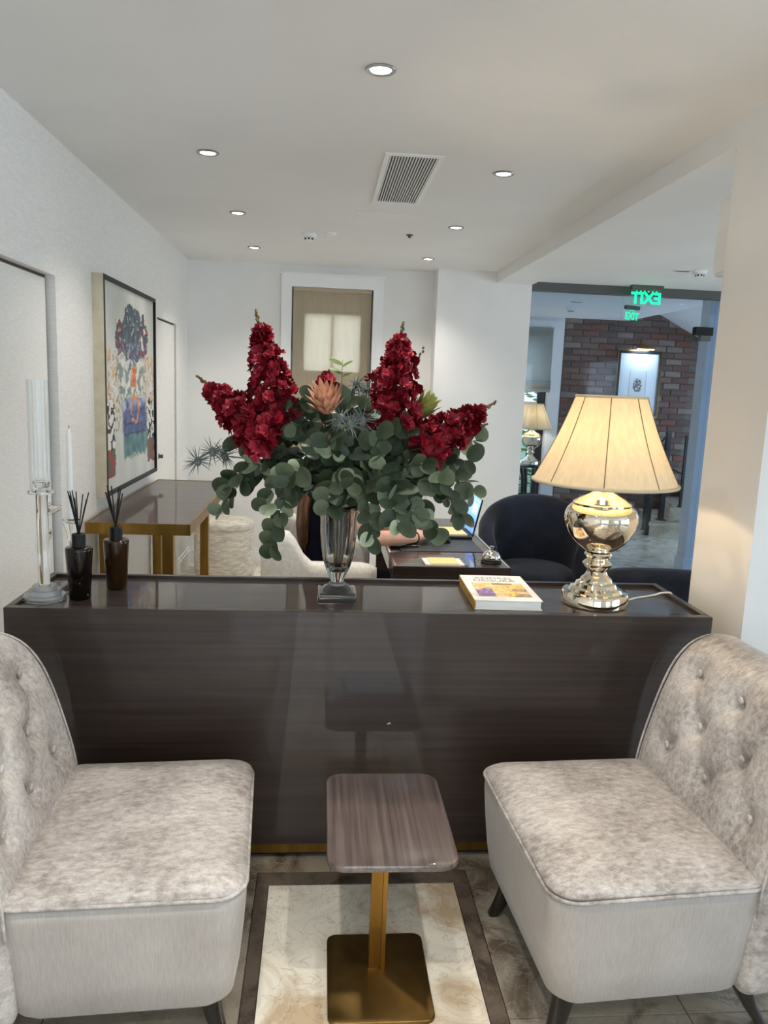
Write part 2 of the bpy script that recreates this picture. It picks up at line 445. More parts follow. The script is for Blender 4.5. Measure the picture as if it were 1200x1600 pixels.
for (xa, xb) in ((-1.13, -0.655), (-0.655, S0-0.04), (S1+0.05, 1.0), (1.0, 1.6), (1.6, 2.2), (2.2, 2.8), (2.8, 3.4), (3.4, 4.0), (4.0, 4.6), (4.6, 5.2)):
    for k in range(-3, 6):
        ya = -0.15+0.62*k-0.62; yb = min(ya+0.62, 2.33)
        if yb > ya+0.05: stone(xa, xb, ya, yb, 'grey_marble')
xs = [-1.13, -0.53, 0.07, 0.67, 1.27, 1.87, 2.47, 3.07, 3.67, 4.27, 5.2]
for i in range(len(xs)-1):
    y = 2.33
    while y < 9.4:
        yb = min(y+0.9, 9.5); stone(xs[i], xs[i+1], y, yb, 'grey_marble' if y < 2.4 else 'cream_marble'); y = yb

# ceilings
struct('ceiling', MB().box(XL-0.15, 1.42, -2.7, YB+0.2, HC, HC+0.12), 'ceil', 'flat white plaster ceiling over the seating area')
cl = MB().box(1.72, 5.35, -2.7, 6.6, HL, HL+0.12).box(1.72, 3.75, 6.6, 9.6, HL, HL+0.12)
cl.add([(3.75, 6.6, HL), (4.13, 6.6, 2.60), (5.35, 6.6, 2.0), (3.75, 9.6, HL), (4.13, 9.6, 2.60), (5.35, 9.6, 2.0),
        (3.75, 6.6, 2.72), (5.35, 6.6, 2.72), (3.75, 9.6, 2.72), (5.35, 9.6, 2.72)],
       [(0, 1, 4, 3), (1, 2, 5, 4), (6, 8, 9, 7), (0, 6, 7, 2, 1), (3, 4, 5, 9, 8), (0, 3, 8, 6), (2, 7, 9, 5)])
struct('ceiling_lounge', cl, 'ceil', 'lower ceiling over the lounge with a sloped part by the stairs')
struct('trim_1', MB().box(1.42, 1.72, -2.7, 6.5, 2.47, HC+0.1), 'ceil', 'dropped white beam running along the right side of the ceiling')
# left wall with two flush doors
D1 = (2.48, 3.455, 0.0, 2.0); D2 = (5.49, 6.19, 0.0, 2.0)
struct('wall_left', wall_panels('x', XL-0.15, XL, -2.7, YB+0.2, 0, HC, [D1, D2]), 'paper', 'pale textured wallpaper wall on the left')
def flush_door(n, D, label, recess, handle_y=None, far=True):
    t = MB().box(XL-0.08, XL-recess, D[0]+0.012, D[1]-0.022, 0.004, D[3]-0.014)
    d = struct('door_%d' % n, t, 'door', label)
    fr = MB()
    fr.box(XL-0.14, XL-recess-0.006, D[1]-0.0215, D[1]-0.0005, 0, D[3]-0.0005).box(XL-0.14, XL-recess-0.006, D[0]+0.0005, D[0]+0.0115, 0, D[3]-0.0005)
    fr.box(XL-0.14, XL-recess-0.006, D[0]+0.0115, D[1]-0.0215, D[3]-0.0135, D[3]-0.0005)
    fr.build('shadow_gap', 'gapdark', d)  # dark strips put the shade of the door gap into colour
    return d
d1 = flush_door(1, D1, 'flush wallpapered door nearest on the left wall with dark shadow gap', 0.035)
d2 = flush_door(2, D2, 'narrow flush wallpapered door in the far left corner', 0.012)
# lever handle on door 1
hh = MB().lathe([(0.0, 0), (0.026, 0), (0.026, 0.006), (0.011, 0.008), (0.011, 0.05), (0.0, 0.05)], 20, mat=Matrix.Translation((XL-0.035, 3.385, 1.02)) @ Matrix.Rotation(pi/2, 4, 'Y'))
hh.tube([(XL+0.012, 3.385, 1.02), (XL+0.017, 3.35, 1.02), (XL+0.017, 3.25, 1.018)], 0.009, 10)
hh.build('lever_handle', 'chrome', d1, 40)
MB().lathe([(0.0, 0), (0.024, 0), (0.024, 0.006), (0.012, 0.01), (0.0, 0.01)], 20, mat=Matrix.Translation((XL-0.035, 3.385, 0.905)) @ Matrix.Rotation(pi/2, 4, 'Y')).build('lock_rose', 'chrome', d1, 40)
MB().lathe([(0.0, 0), (0.02, 0), (0.02, 0.004), (0.012, 0.006), (0.014, 0.03), (0.0, 0.032)], 20, mat=Matrix.Translation((XL-0.012, 5.56, 1.04)) @ Matrix.Rotation(pi/2, 4, 'Y')).build('door_knob', 'greyplastic', d2, 40)

# back wall with window, pier to its right
WH = (-0.27, 0.415, 0.55, 2.385)
struct('wall_back', wall_panels('y', YB, YB+0.2, XL, 1.72, 0, HC, [WH]), 'paint', 'plain white wall at the back of the room')
struct('wall_back_pier', MB().box(0.93, 1.72, 6.5, YB-0.0005, 0, HC), 'paint', 'white wall pier projecting at the right of the back wall')
bb = MB().box(XL, 0.93, YB-0.018, YB, 0, 0.115).box(XL, 0.93, YB-0.011, YB, 0.115, 0.14)
struct('baseboard_back', bb, 'trimwhite', 'white stepped skirting along the back wall')
bb = MB()
for (a, b) in ((-2.6, D1[0]), (D1[1]+0.001, D2[0]), (D2[1]+0.001, YB-0.019)):
    bb.box(XL, XL+0.018, a, b, 0, 0.115); bb.box(XL, XL+0.011, a, b, 0.115, 0.14)
struct('baseboard_left', bb, 'trimwhite', 'white stepped skirting along the left wall')
struct('baseboard_pier', MB().box(0.92, 1.73, 6.482, 6.5, 0, 0.12), 'trimwhite', 'white skirting of the back pier')

# window 1 (back wall): casing, sash, pane; a roman blind hangs in it
w1 = struct('window_1', MB().box(WH[0], WH[0]+0.11, YB+0.046, YB+0.09, WH[2], WH[3]).box(WH[1]-0.10, WH[1], YB+0.046, YB+0.09, WH[2], WH[3])
            .box(WH[0]+0.11, WH[1]-0.10, YB+0.046, YB+0.09, WH[3]-0.21, WH[3]).box(WH[0]+0.11, WH[1]-0.10, YB+0.046, YB+0.09, 1.56, 1.70)
            .box(WH[0]+0.11, WH[1]-0.10, YB+0.046, YB+0.09, WH[2], WH[2]+0.1), 'walnut', 'tall sash window in the back wall behind the flowers')
MB().box(0.064, 0.086, YB+0.052, YB+0.088, WH[2]+0.1, WH[3]-0.21).build('glazing_bar', 'trimwhite', w1)
MB().box(WH[0]+0.11, WH[1]-0.10, YB+0.068, YB+0.074, WH[2]+0.1, WH[3]-0.21).build('window_pane', 'pane', w1)
cs = MB().box(WH[0]-0.085, WH[0], YB-0.022, YB, WH[2], WH[3]+0.095).box(WH[1], WH[1]+0.085, YB-0.022, YB, WH[2], WH[3]+0.095).box(WH[0], WH[1], YB-0.022, YB, WH[3], WH[3]+0.095)
cs.box(WH[0]-0.097, WH[1]+0.097, YB-0.034, YB, WH[3]+0.095, WH[3]+0.112)
cs.build('window_casing', 'trimwhite', w1)
MB().rbox(WH[0]-0.1, WH[1]+0.1, YB-0.06, YB+0.05, WH[2]-0.03, WH[2], 0.004).build('window_sill', 'trimwhite', w1)
def roman_blind(name, x0, x1, y, ztop, zbot, mat, label):
    t = thing(name, label, 'blind', ((x0+x1)/2, y, ztop))
    h = (x1-x0)/2
    L = zbot-ztop
    MB().box(-h, h, 0.011, 0.0135, L+0.12, -0.03).build('fabric_panel', mat, t)
    MB().rbox(-h, h, -0.02, 0.015, -0.03, 0, 0.004).build('headrail', mat, t)
    for k in range(3):
        z = L+0.12-0.03*k
        MB().rbox(-h, h, -0.022+0.004*k, 0.012, z-0.07, z, 0.006, 2).build('fold', mat, t, 60)
    return t
roman_blind('roman_blind', WH[0]+0.012, WH[1]-0.012, YB+0.03, WH[3]-0.002, 1.02, 'blind', 'beige roman blind hanging in the window behind the red flowers')

# right-hand pillar, outer walls
struct('wall_right_pillar', MB().box(1.42, 1.72, 2.37, 2.75, 0, 2.47), 'paint', 'white square pillar at the right end of the counter')
HF = [(-0.9, 1.2, 0.5, 2.3), (2.9, 4.4, 0.8, 2.2)]
struct('wall_front', wall_panels('y', -2.85, -2.7, XL-0.15, 5.35, 0, 2.7, HF), 'paint', 'white wall with wide windows behind the viewer')
HR = [(-2.2, 1.4, 0.3, 2.25), (3.2, 5.7, 0.4, 1.95), (6.95, 9.3, 0.3, 1.9)]  # last opening is added, out of view, to bring daylight into the lounge
struct('wall_right', wall_panels('x', 5.2, 5.35, -2.7, 9.8, 0, 2.7, HR), 'paint', 'white wall with wide windows far to the right')
n = 2
for (ax, p, hs) in (('y', -2.78, HF), ('x', 5.28, HR)):
    for (a, b, c, d) in hs:
        fr = MB(); gl = MB()
        m = (a+b)/2
        for (u0, u1, z0, z1) in ((a, a+0.06, c, d), (b-0.06, b, c, d), (a+0.06, b-0.06, c, c+0.06), (a+0.06, b-0.06, d-0.06, d), (m-0.03, m+0.03, c+0.06, d-0.06)):
            if ax == 'y': fr.box(u0, u1, p-0.03, p+0.03, z0, z1)
            else: fr.box(p-0.03, p+0.03, u0, u1, z0, z1)
        w = struct('window_%d' % n, fr, 'trimwhite', 'wide white framed daylight window, unseen outside the picture'); n += 1
        for (u0, u1) in ((a+0.06, m-0.03), (m+0.03, b-0.06)):
            g = MB()
            if ax == 'y': g.box(u0, u1, p-0.004, p+0.004, c+0.06, d-0.06)
            else: g.box(p-0.004, p+0.004, u0, u1, c+0.06, d-0.06)
            g.build('window_pane', 'pane', w)

# glass partition and lounge beyond
struct('trim_2', MB().box(1.72, 4.2, 6.53, 6.61, 2.43, HL), 'greyplastic', 'grey header channel above the glass partition')
gp = MB()
gpo = struct('window_6', MB().box(1.72, 4.2, 6.558, 6.582, 0, 0.01), 'greyplastic', 'frameless glass partition between pier and lounge')
MB().box(1.7205, 2.53, 6.565, 6.575, 0.0101, 2.4299).build('glass_panel', 'partition', gpo)
MB().box(2.532, 3.36, 6.565, 6.575, 0.0101, 2.4299).build('glass_panel', 'partition', gpo)
MB().box(3.363, 4.1995, 6.565, 6.575, 0.0101, 2.4299).build('glass_panel', 'partition', gpo)
struct('wall_lounge_stub', MB().box(3.40, 4.2, 6.74, 6.9, 0, HL).box(4.2, 5.2, 6.55, 6.9, 0, HL), 'paint', 'white wall return right of the glass partition')
bb = MB().box(3.38, 4.2, 6.722, 6.74, 0, 0.12).box(3.38, 3.40, 6.74, 6.9, 0, 0.12)
struct('baseboard_lounge', bb, 'trimwhite', 'white skirting below the wall return beside the lounge')
# lounge window wall + brick wall
WL = (1.95, 2.80, 0.17, 2.33)
struct('wall_lounge_window', wall_panels('y', 9.5, 9.7, 1.5, 2.96, 0, 2.7, [WL]), 'paint', 'white wall around the tall lounge window')
struct('wall_lounge_left', MB().box(1.6, 1.72, 6.75, 9.5, 0, 2.6), 'paint', 'white side wall of the lounge')
bw = struct('wall_lounge_brick', MB().box(2.96, 5.25, 9.512, 9.7, 0, 2.72), 'mortar', 'old brown brick wall at the far end of the lounge')
brick_me = []
for i in range(5):
    brick_me.append((MB().rbox(-0.104, 0.104, 0, 0.02, 0.0, 0.064, 0.004, 1).mesh('brick', 'brick%d' % i, None),
                     MB().rbox(-0.05, 0.05, 0, 0.02, 0.0, 0.064, 0.004, 1).mesh('brick', 'brick%d' % i, None)))
rb = random.Random(5)
nb = 0
for row in range(34):
    z = 0.03+row*0.0755
    x = 2.965
    if row % 2 == 1:
        lens = [0.104]+[0.218]*8
    else: lens = [0.218]*8
    for k, L in enumerate(lens):
        if x+L > 4.76: break
        if nb >= 298: break
        i = rb.choice([0, 0, 1, 1, 2, 2, 2, 3, 3, 4])
        o = bpy.data.objects.new('brick', brick_me[i][0 if L > 0.15 else 1]); COL.objects.link(o); o.parent = bw
        o.location = (x+L/2, 9.494+rb.uniform(-0.004, 0.004), z+rb.uniform(-0.002, 0.002)); x += L; nb += 1
rest = MB()
for row in range(34):
    z = 0.03+row*0.0755
    for k in range(3): rest.rbox(4.8+0.218*k-(row % 2)*0.05, 4.8+0.208+0.218*k-(row % 2)*0.05, 9.494, 9.513, z, z+0.064, 0.004, 1)
ro = rest.build('bricks_behind_stairs', 'brick0', bw); ro['kind'] = 'stuff'
# lounge window
w7 = struct('window_7', MB().box(WL[0], WL[0]+0.05, 9.58, 9.63, WL[2], WL[3]).box(WL[1]-0.10, WL[1], 9.58, 9.63, WL[2], WL[3]).box(WL[0]+0.05, WL[1]-0.1, 9.58, 9.63, WL[2], WL[2]+0.14)
            .box(WL[0]+0.05, WL[1]-0.1, 9.58, 9.63, WL[3]-0.08, WL[3]), 'black', 'tall dark framed garden window of the lounge')
MB().box(WL[0]+0.05, WL[1]-0.1, 9.585, 9.625, 1.42, 1.47).build('glazing_bar', 'trimwhite', w7)
MB().box(WL[0]+0.05, WL[1]-0.1, 9.602, 9.608, WL[2]+0.14, WL[3]-0.08).build('window_pane', 'pane', w7)
cs = MB().box(WL[1], WL[1]+0.15, 9.478, 9.5, 0.0, WL[3]+0.13).box(WL[0]-0.15, WL[0], 9.478, 9.5, 0.0, WL[3]+0.13).box(WL[0], WL[1], 9.478, 9.5, WL[3], WL[3]+0.13)
cs.box(WL[0], WL[1], 9.478, 9.5, 0.0, WL[2])
cs.build('window_casing', 'trimwhite', w7)
roman_blind('roman_blind', WL[0]+0.02, WL[1]+0.015, 9.46, 2.37, 1.60, 'blind2', 'grey roman blind half lowered in the lounge window')
# outside: garden
struct('ground_garden', MB().box(-14, 18, 9.9, 26, -0.3, -0.05), 'ground', 'garden ground outside the lounge window')

# ================================================================== FRONT OF THE ROOM
# ---- counter
CX0, CX1, CY0, CY1, CZ = -0.972, 1.332, 2.40, 2.85, 0.871
t = thing('counter', 'long glossy dark walnut counter with tray top between the armchairs', 'counter', (0.18, 2.625, 0))
hx, hy = (CX1-CX0)/2, (CY1-CY0)/2
MB().rbox(-hx, hx, -hy, -hy+0.03, 0.055, CZ, 0.0015, 1).build('front_panel', 'walnut', t)
MB().box(-hx, hx, hy-0.022, hy, 0.055, CZ).build('back_panel', 'walnut', t)
for s in (-1, 1):
    MB().rbox(*(sorted((s*hx, s*(hx-0.022)))), -hy+0.0305, hy-0.0225, 0.055, CZ, 0.0015, 1).build('side_panel', 'walnut', t)
MB().box(-hx+0.0225, hx-0.0225, -hy+0.0305, hy-0.0225, CZ-0.05, CZ-0.012).build('tray_top', 'walnut_top', t)
MB().rbox(-hx+0.004, hx-0.004, -hy+0.002, -hy+0.02, 0.022, 0.0545, 0.001, 1).build('brass_strip', 'gold', t)
MB().box(-hx+0.03, hx-0.03, -hy+0.03, hy-0.03, 0.0, 0.0545).build('plinth', 'black', t)

# ---- slipper chairs
def slipper_chair(label, loc, rz):
    t = thing('slipper_chair', label, 'armchair', loc, rz, 'silver velvet slipper chairs facing across the side table')
    cx = 0.0
    # seat block, front at +x
    def lp(z, hx, hy, r, c=0.0): return rrect(hx, hy, r, z, 8, c)
    prof = [(0.145, .19, .255, .05), (0.15, .235, .285, .06), (0.165, .25, .297, .065), (0.24, .262, .305, .065), (0.34, .272, .313, .066), (0.41, .277, .318, .067), (0.437, .277, .319, .068)]
    body = MB().loft([lp(*p) for p in prof]+[lp(0.444, .270, .312, .066), lp(0.446, .22, .26, .05)])
    body.build('seat_base', 'velvet_side', t, 60)
    top = []
    for (z, hx, hy, r) in [(0.4465, .268, .310, .06), (0.450, .277, .319, .067), (0.457, .277, .319, .067), (0.466, .262, .304, .062), (0.477, .215, .257, .055), (0.483, .15, .19, .045), (0.486, .07, .10, .03)]:
        top.append(lp(z, hx, hy, r))
    tp = MB().loft(top)
    tp.v = [(x, y, z+0.004*sin(9*x+4*y)*(1 if z > .46 else 0)) for x, y, z in tp.v]
    tp.build('seat_cushion', 'velvet', t, 80)
    MB().tube([(p[0], p[1], p[2]+0.004*sin(11*p[0]+7*p[1])) for p in rrect(.278, .320, .068, 0.447, 10)], 0.0052, 8, closed=True).build('piping', 'velvet', t, 180)
    # backrest: closed side profile (x,z), front first
    P = [(-.225, .30), (-.228, .40), (-.232, .46), (-.243, .52), (-.258, .58), (-.272, .63), (-.287, .68), (-.303, .725), (-.322, .77), (-.348, .812), (-.382, .846), (-.425, .868), (-.47, .875), (-.515, .866), (-.545, .842),
         (-.555, .81), (-.543, .78), (-.515, .755), (-.478, .72), (-.445, .66), (-.42, .58), (-.40, .48), (-.385, .36), (-.375, .22), (-.365, .148), (-.30, .145), (-.235, .15), (-.226, .22)]
    nf = 14
    # resample along profile
    def catm(P, m):
        out = []
        n = len(P)
        for i in range(n):
            p0, p1, p2, p3 = (Vector(P[(i+k-1) % n]) for k in range(4))
            for k in range(m):
                u = k/m
                q = 0.5*((2*p1)+(p2-p0)*u+(2*p0-5*p1+4*p2-p3)*u*u+(3*p1-p0-3*p2+p3)*u**3)
                out.append((q.x, q.y, i+u))
        return out
    C = catm(P, 3)
    buttons = [(0.205, .785), (0.0, .785), (-0.205, .785), (0.10, .665), (-0.10, .665), (.205, .56), (0, .56), (-.205, .56)]
    HW = 0.322
    ys = [-1, -.985, -.96, -.92] + [-.88+1.76*k/44 for k in range(45)] + [.92, .96, .985, 1]
    cxm, czm = -.40, .55
    loops = []
    n = len(C)
    for q in ys:
        e = max(0.0, (abs(q)-.9)/.1); inset = 0.028*(1-sqrt(max(0, 1-e*e)))
        w = 1
        lp_ = []
        for i in range(n):
            x, z, s = C[i]
            a = C[i-1]; b = C[(i+1) % n]
            tx, tz = b[0]-a[0], b[1]-a[1]; l = sqrt(tx*tx+tz*tz)+1e-9
            nx, nz = -tz/l, tx/l       # left normal
            # outward: profile runs up the front (+x side) then down the back: outward = right-hand side
            ox, oz = -nx, -nz
            y = q*HW
            d = -inset
            if s < 11:
                pil = 0.0
                for (by, bz) in buttons:
                    rr = ((y-by)/0.055)**2+((z-bz)/0.045)**2
                    d -= 0.030*exp(-rr*1.3)
                # soft diagonal folds between the buttons
                for (by, bz) in buttons[:6]:
                    for (cy_, cz_) in buttons:
                        if abs(cz_-bz) > 0.05 and abs(cz_-bz) < .16 and abs(cy_-by) < .13 and cz_ < bz:
                            vy, vz = cy_-by, cz_-bz; L2 = vy*vy+vz*vz
                            tt = ((y-by)*vy+(z-bz)*vz)/L2
                            if 0 < tt < 1:
                                dd = ((y-by-tt*vy)**2+(z-bz-tt*vz)**2)/(0.012**2)
                                d -= 0.009*exp(-dd)
            # narrow slightly towards the foot of the back
            k = 1.0 if z > .45 else 0.97+0.03*(z/.45)
            lp_.append((x+ox*d, y*k, z+oz*d))
        loops.append(lp_)
    bk = MB().loft(loops).build('backrest', 'velvet', t, 80)
    for (by, bz) in buttons:
        # x on the front curve
        xx = None
        for i in range(n-1):
            if C[i][2] < 11 and (C[i][1]-bz)*(C[i+1][1]-bz) <= 0:
                xx = C[i][0]; break
        MB().ball((0, 0, 0), (0.006, 0.012, 0.012), 12, 8, Matrix.Translation((xx-0.021, by, bz))).build('button', 'velvet', bk, 180)
    for s in (-1, 1):
        MB().tube([(cxm+(C[i][0]-cxm)*.95, s*(HW+0.0005), czm+(C[i][1]-czm)*.97) for i in range(2, 60)], 0.0035, 6).build('edge_piping', 'velvet', bk, 180)
    # legs
    for (lx, ly, dx, dy) in ((.19, .22, .04, .02), (.19, -.22, .04, -.02), (-.28, .22, -.07, .02), (-.28, -.22, -.07, -.02)):
        lg = []
        for k in range(6):
            u = k/5; z = 0.16*(1-u)
            h = 0.024-0.009*u
            ex = dx*u**1.8; ey = dy*u**1.8
            lg.append(rrect(h, h, 0.006, z, 2, lx+ex, ly+ey))
        MB().loft(lg).build('leg', 'legdark', t, 40)
    return t
slipper_chair('silver velvet slipper chair on the left, cut by the picture edge', (-0.438, 1.885, 0), radians(3.5))
slipper_chair('silver velvet slipper chair on the right below the white pillar', (0.815, 1.885, 0), radians(180+4.0))

# ---- side table
t = thing('side_table', 'low walnut side table with brass stem between the two velvet chairs', 'table', (0.215, 2.0, 0))
MB().loft([rrect(.172, .238, .05, z, 8) if not i else rrect(.172+i, .238+i, .05, z, 8) for z, i in ((0.382, -.006), (0.384, -.001), (0.387, 0), (0.395, 0), (0.399, -.002), (0.4, -.005))]).build('table_top', 'walnut_y', t, 40)
MB().rbox(-.10, .10, -.14, .14, 0.374, 0.3818, 0.002, 1).build('support_plate', 'bronze', t)
st = MB().box(-.046, -.018, -.115, -.085, 0.0105, 0.374).box(-.018, -.014, -.108, -.092, 0.0105, 0.374).box(-.014, -.002, -.115, -.085, 0.0105, 0.374)
st.build('stem', 'gold', t)
MB().loft([rrect(.138+i, .16+i, .025, z, 6, -.022, -.14) for z, i in ((0, -.001), (0.002, 0), (0.0085, 0), (0.0105, -.002))]).build('base_plate', 'bronze', t, 40)

# ---- things on the counter
CT = CZ-0.012
# table lamps (near one and its twin in the lounge)
def table_lamp(label, loc, watts, rz=0.0):
    t = thing('table_lamp', label, 'lamp', loc, rz, 'nickel urn table lamps')
    prof = [(0.0, 0), (.114, 0), (.117, .004), (.117, .040), (.113, .046), (.095, .048), (.089, .058), (.075, .064), (.069, .076), (.057, .082), (.053, .093), (.041, .103), (.034, .118), (.038, .128),
            (.050, .138), (.052, .146), (.046, .154), (.037, .160), (.034, .165), (.046, .172), (.048, .180), (.044, .187)]
    MB().lathe(prof, 48).build('foot', 'nickel', t, 35)
    prof = [(0.040, .187), (.046, .192), (.066, .205), (.088, .224), (.108, .25), (.121, .28), (.1275, .305), (.126, .325), (.118, .343), (.106, .355), (.098, .3585)]
    MB().lathe(prof, 48).build('urn', 'nickel', t, 60)
    prof = [(0.100, .3587), (.102, .363), (.097, .368), (.090, .371), (.080, .378), (.060, .388), (.040, .399), (.024, .409), (.018, .412), (.018, .418), (.0, .418)]
    MB().lathe(prof, 48).build('urn_lid', 'nickel', t, 50)
    MB().lathe([(.009, .418), (.009, .440), (.017, .442), (.017, .474), (.0, .475)], 16).build('lamp_holder', 'nickel', t, 40)
    MB().lathe([(.012, .4755), (.018, .488), (.024, .503), (.024, .514), (.018, .528), (.0, .535)], 16).build('bulb', 'bulb', t, 60)
    # shade
    zb, zt, rb_, rt = .437, .732, .246, .118
    N_ = 64
    loops = []
    for k in range(9):
        u = k/8; r = rb_+(rt-rb_)*u-0.008*sin(pi*u); z = zb+(zt-zb)*u
        loops.append([(r*(1-0.012*(abs(sin(4*(2*pi*i/N_))))) * cos(2*pi*i/N_+pi/2), r*(1-0.012*(abs(sin(4*(2*pi*i/N_)))))*sin(2*pi*i/N_+pi/2), z) for i in range(N_)])
    sh = MB().loft(loops, False, False).build('lamp_shade', 'shade', t, 60)
    for (r, z, rr) in ((rb_, zb, .006), (rt, zt, .005)):
        MB().tube([(r*cos(2*pi*i/48), r*sin(2*pi*i/48), z) for i in range(48)], rr, 6, closed=True).build('shade_trim', 'shade_trim', sh, 180)
    for k in range(8):
        a = 2*pi*k/8+pi/2
        MB().tube([((rb_+(rt-rb_)*u-0.008*sin(pi*u)+0.0006)*cos(a), (rb_+(rt-rb_)*u-0.008*sin(pi*u)+0.0006)*sin(a), zb+(zt-zb)*u) for u in [q/6 for q in range(7)]], 0.0016, 5).build('shade_seam', 'shade_rib', sh, 180)
    spd = MB()
    for k in range(3):
        a = 2*pi*k/3; spd.tube([(0.012*cos(a), .012*sin(a), .70), (rt*cos(a), rt*sin(a), zt-0.004)], 0.0018, 5)
    spd.lathe([(.012, .696), (.014, .70), (.006, .71), (.006, .722), (.008, .726), (.0, .73)], 12)
    spd.build('shade_carrier', 'nickel', t, 60)
    MB().tube([(.024, 0, .476), (.034, 0, .52), (.034, 0, .62), (.006, 0, .696)], .002, 5).build('harp_rod', 'nickel', t, 60)
    ld = bpy.data.lights.new('lamp_light', 'POINT'); ld.energy = watts; ld.color = (1.0, 0.79, 0.53); ld.shadow_soft_size = 0.018
    lo = bpy.data.objects.new('lamp_light', ld); COL.objects.link(lo); lo.parent = t; lo.location = (0.0, 0, .558)
    return t
table_lamp('polished urn table lamp with beige shade on the counter', (0.992, 2.60, CT), LAMP_W, radians(-20.8))
tag(MB().tube([(1.115, 2.62, CT+.003), (1.17, 2.66, CT+.003), (1.23, 2.69, CT+.003), (1.262, 2.70, CT+.006), (1.285, 2.70, CT+0.014), (1.318, 2.70, CZ+.004), (1.342, 2.70, CZ-.01), (1.342, 2.70, .6), (1.342, 2.705, .06)], 0.0035, 8).build('power_cord', 'wax', None, 180),
    'thin white lamp cord running over the right edge of the counter', 'cord')

# book
t = thing('book', 'thick white art book with yellow painting on the counter beside the lamp', 'book', (0.658, 2.665, CT), radians(-1.5))
bw_, bd, bh = .118, .175, .034
MB().rbox(-bw_, bw_, -bd, bd, bh-.003, bh, .001, 1).build('front_cover', 'paperwhite', t)
MB().rbox(-bw_, bw_, -bd, bd, 0, .003, .001, 1).build('back_cover', 'paperwhite', t)
MB().box(-bw_+.0045, bw_-.006, -bd+.004, bd-.004, .0032, bh-.0032).build('page_block', 'paperwhite', t)
MB().box(-bw_-.0005, -bw_+.004, -bd, bd, .0031, bh-.0031).build('spine', 'ochre', t)
def cover(s, tt):
    n1 = noise.noise((s*5, tt*9, 1.3)); n2 = noise.noise((s*14, tt*22, 4.1)); n3 = noise.noise((s*30, tt*30, 8))
    c = mixc((236, 178, 66), (250, 214, 120), .5+n1)
    if n2 > .12: c = mixc(c, (176, 96, 60), (n2-.12)*3)
    if n1+.4*n3 < -.18: c = mixc(c, (226, 214, 190), .8)
    if s < .34 and tt < .55+.2*n1: c = mixc((96, 90, 140), (190, 150, 190), .5+n2*1.4)
    if s > .72 and (.38 < tt < .6 or tt < .2): c = mixc(c, (110, 110, 132), .5+n3)
    if .4 < s < .8 and tt > .86: c = mixc(c, (96, 92, 70), .6)
    return clampc(c)
printed('cover_picture', (-.093, -.128, bh+.0005), (.186, 0, 0), (0, .185, 0), 60, 44, cover, 'print', t)
M['ink'] = plain('grey_ink', srgb(140, 132, 122), .6)
for s_, yy in (('ANDREI', .128), ('NEGURĂ', .092)):
    text_mb(s_, .040).add([], []).build('cover_lettering', 'ink', t).location = (0.0, yy, bh+.0006)

# reed diffusers
def diffuser(label, loc, seed, rz, glass='amber'):
    t = thing('reed_diffuser', label, 'diffuser', loc, rz, 'dark glass reed diffusers on the counter')
    MB().lathe([(0, 0), (.031, 0), (.034, .003), (.0435, .165), (.0435, .172), (.040, .176), (.020, .177), (.0, .177)], 40).build('bottle', glass, t, 50)
    MB().lathe([(.014, .1772), (.0215, .1775), (.0215, .218), (.019, .2205), (.010, .2205), (.010, .2), (0, .2)], 32).build('collar', 'black', t, 40)
    r_ = random.Random(seed)
    for k in range(11):
        a = r_.uniform(0, 2*pi); sp = .012+.035*abs(r_.gauss(0, .7))
        h = r_.uniform(.335, .365)
        if k < 4: a = pi*.9+r_.uniform(-.2, .2); sp = .028+r_.uniform(-.006, .006)
        MB().tube([(-.004*cos(a), -.004*sin(a), .201), (sp*cos(a), sp*sin(a), h)], .0021, 6).build('reed', 'black', t, 60)
    return t
diffuser('nearer dark reed diffuser bottle beside the crystal candle holder', (-0.785, 2.555, CT), 3, .3)
diffuser('farther amber reed diffuser bottle in front of the brass console', (-0.70, 2.69, CT), 8, .9, 'amber_b')

# crystal candle holder with tall hurricane cylinder
t = thing('crystal_candle_holder', 'tall crystal candle holder with clear cylinder at the left end of counter', 'candle holder', (-0.895, 2.545, CT))
MB().lathe([(0, 0), (.064, 0), (.066, .003), (.066, .014), (.064, .017), (.05, .0175), (.05, .019), (.052, .021), (.052, .031), (.05, .034), (.036, .0345), (.036, .036), (.038, .038), (.038, .047), (.036, .049), (0, .049)], 48).build('stepped_base', 'crystal_white', t, 35)
MB().lathe([(0, .0495), (.017, .0495), (.018, .052), (.018, .345), (.016, .349), (0, .349)], 32).build('crystal_stem', 'glass', t, 40)
MB().lathe([(0, .3495), (.030, .3495), (.041, .352), (.042, .36), (.034, .363), (.022, .366), (.026, .39), (.022, .392), (.016, .372), (0, .371)], 40).build('candle_cup', 'glass', t, 40)
cyl = MB().lathe([(.0335, .3635), (.0335, .715)], 48, cap0=False, cap1=False)
cyl.build('hurricane_cylinder', 'cylglass', t, 40)
# second candlestick, low glass one with taper candle
t = thing('glass_candlestick', 'low glass candlestick half hidden behind the nearer reed diffuser', 'candlestick', (-0.842, 2.665, CT))
MB().lathe([(0, 0), (.038, 0), (.040, .004), (.03, .012), (.014, .022), (.012, .04), (.016, .05), (.012, .06), (.010, .16), (.016, .20), (.026, .228), (.030, .246), (.018, .25), (.012, .236), (0, .236)], 32).build('glass_body', 'glass', t, 50)
t2 = thing('taper_candle', 'white taper candle standing in the low glass candlestick', 'candle', (-0.842, 2.665, CT+.2365))
MB().lathe([(0, 0), (.0105, 0), (.0085, .30), (.004, .318), (0, .32)], 20).build('wax_taper', 'wax', t2, 60)
MB().tube([(0, 0, .319), (.001, 0, .33)], .0012, 5).build('wick', 'black', t2)

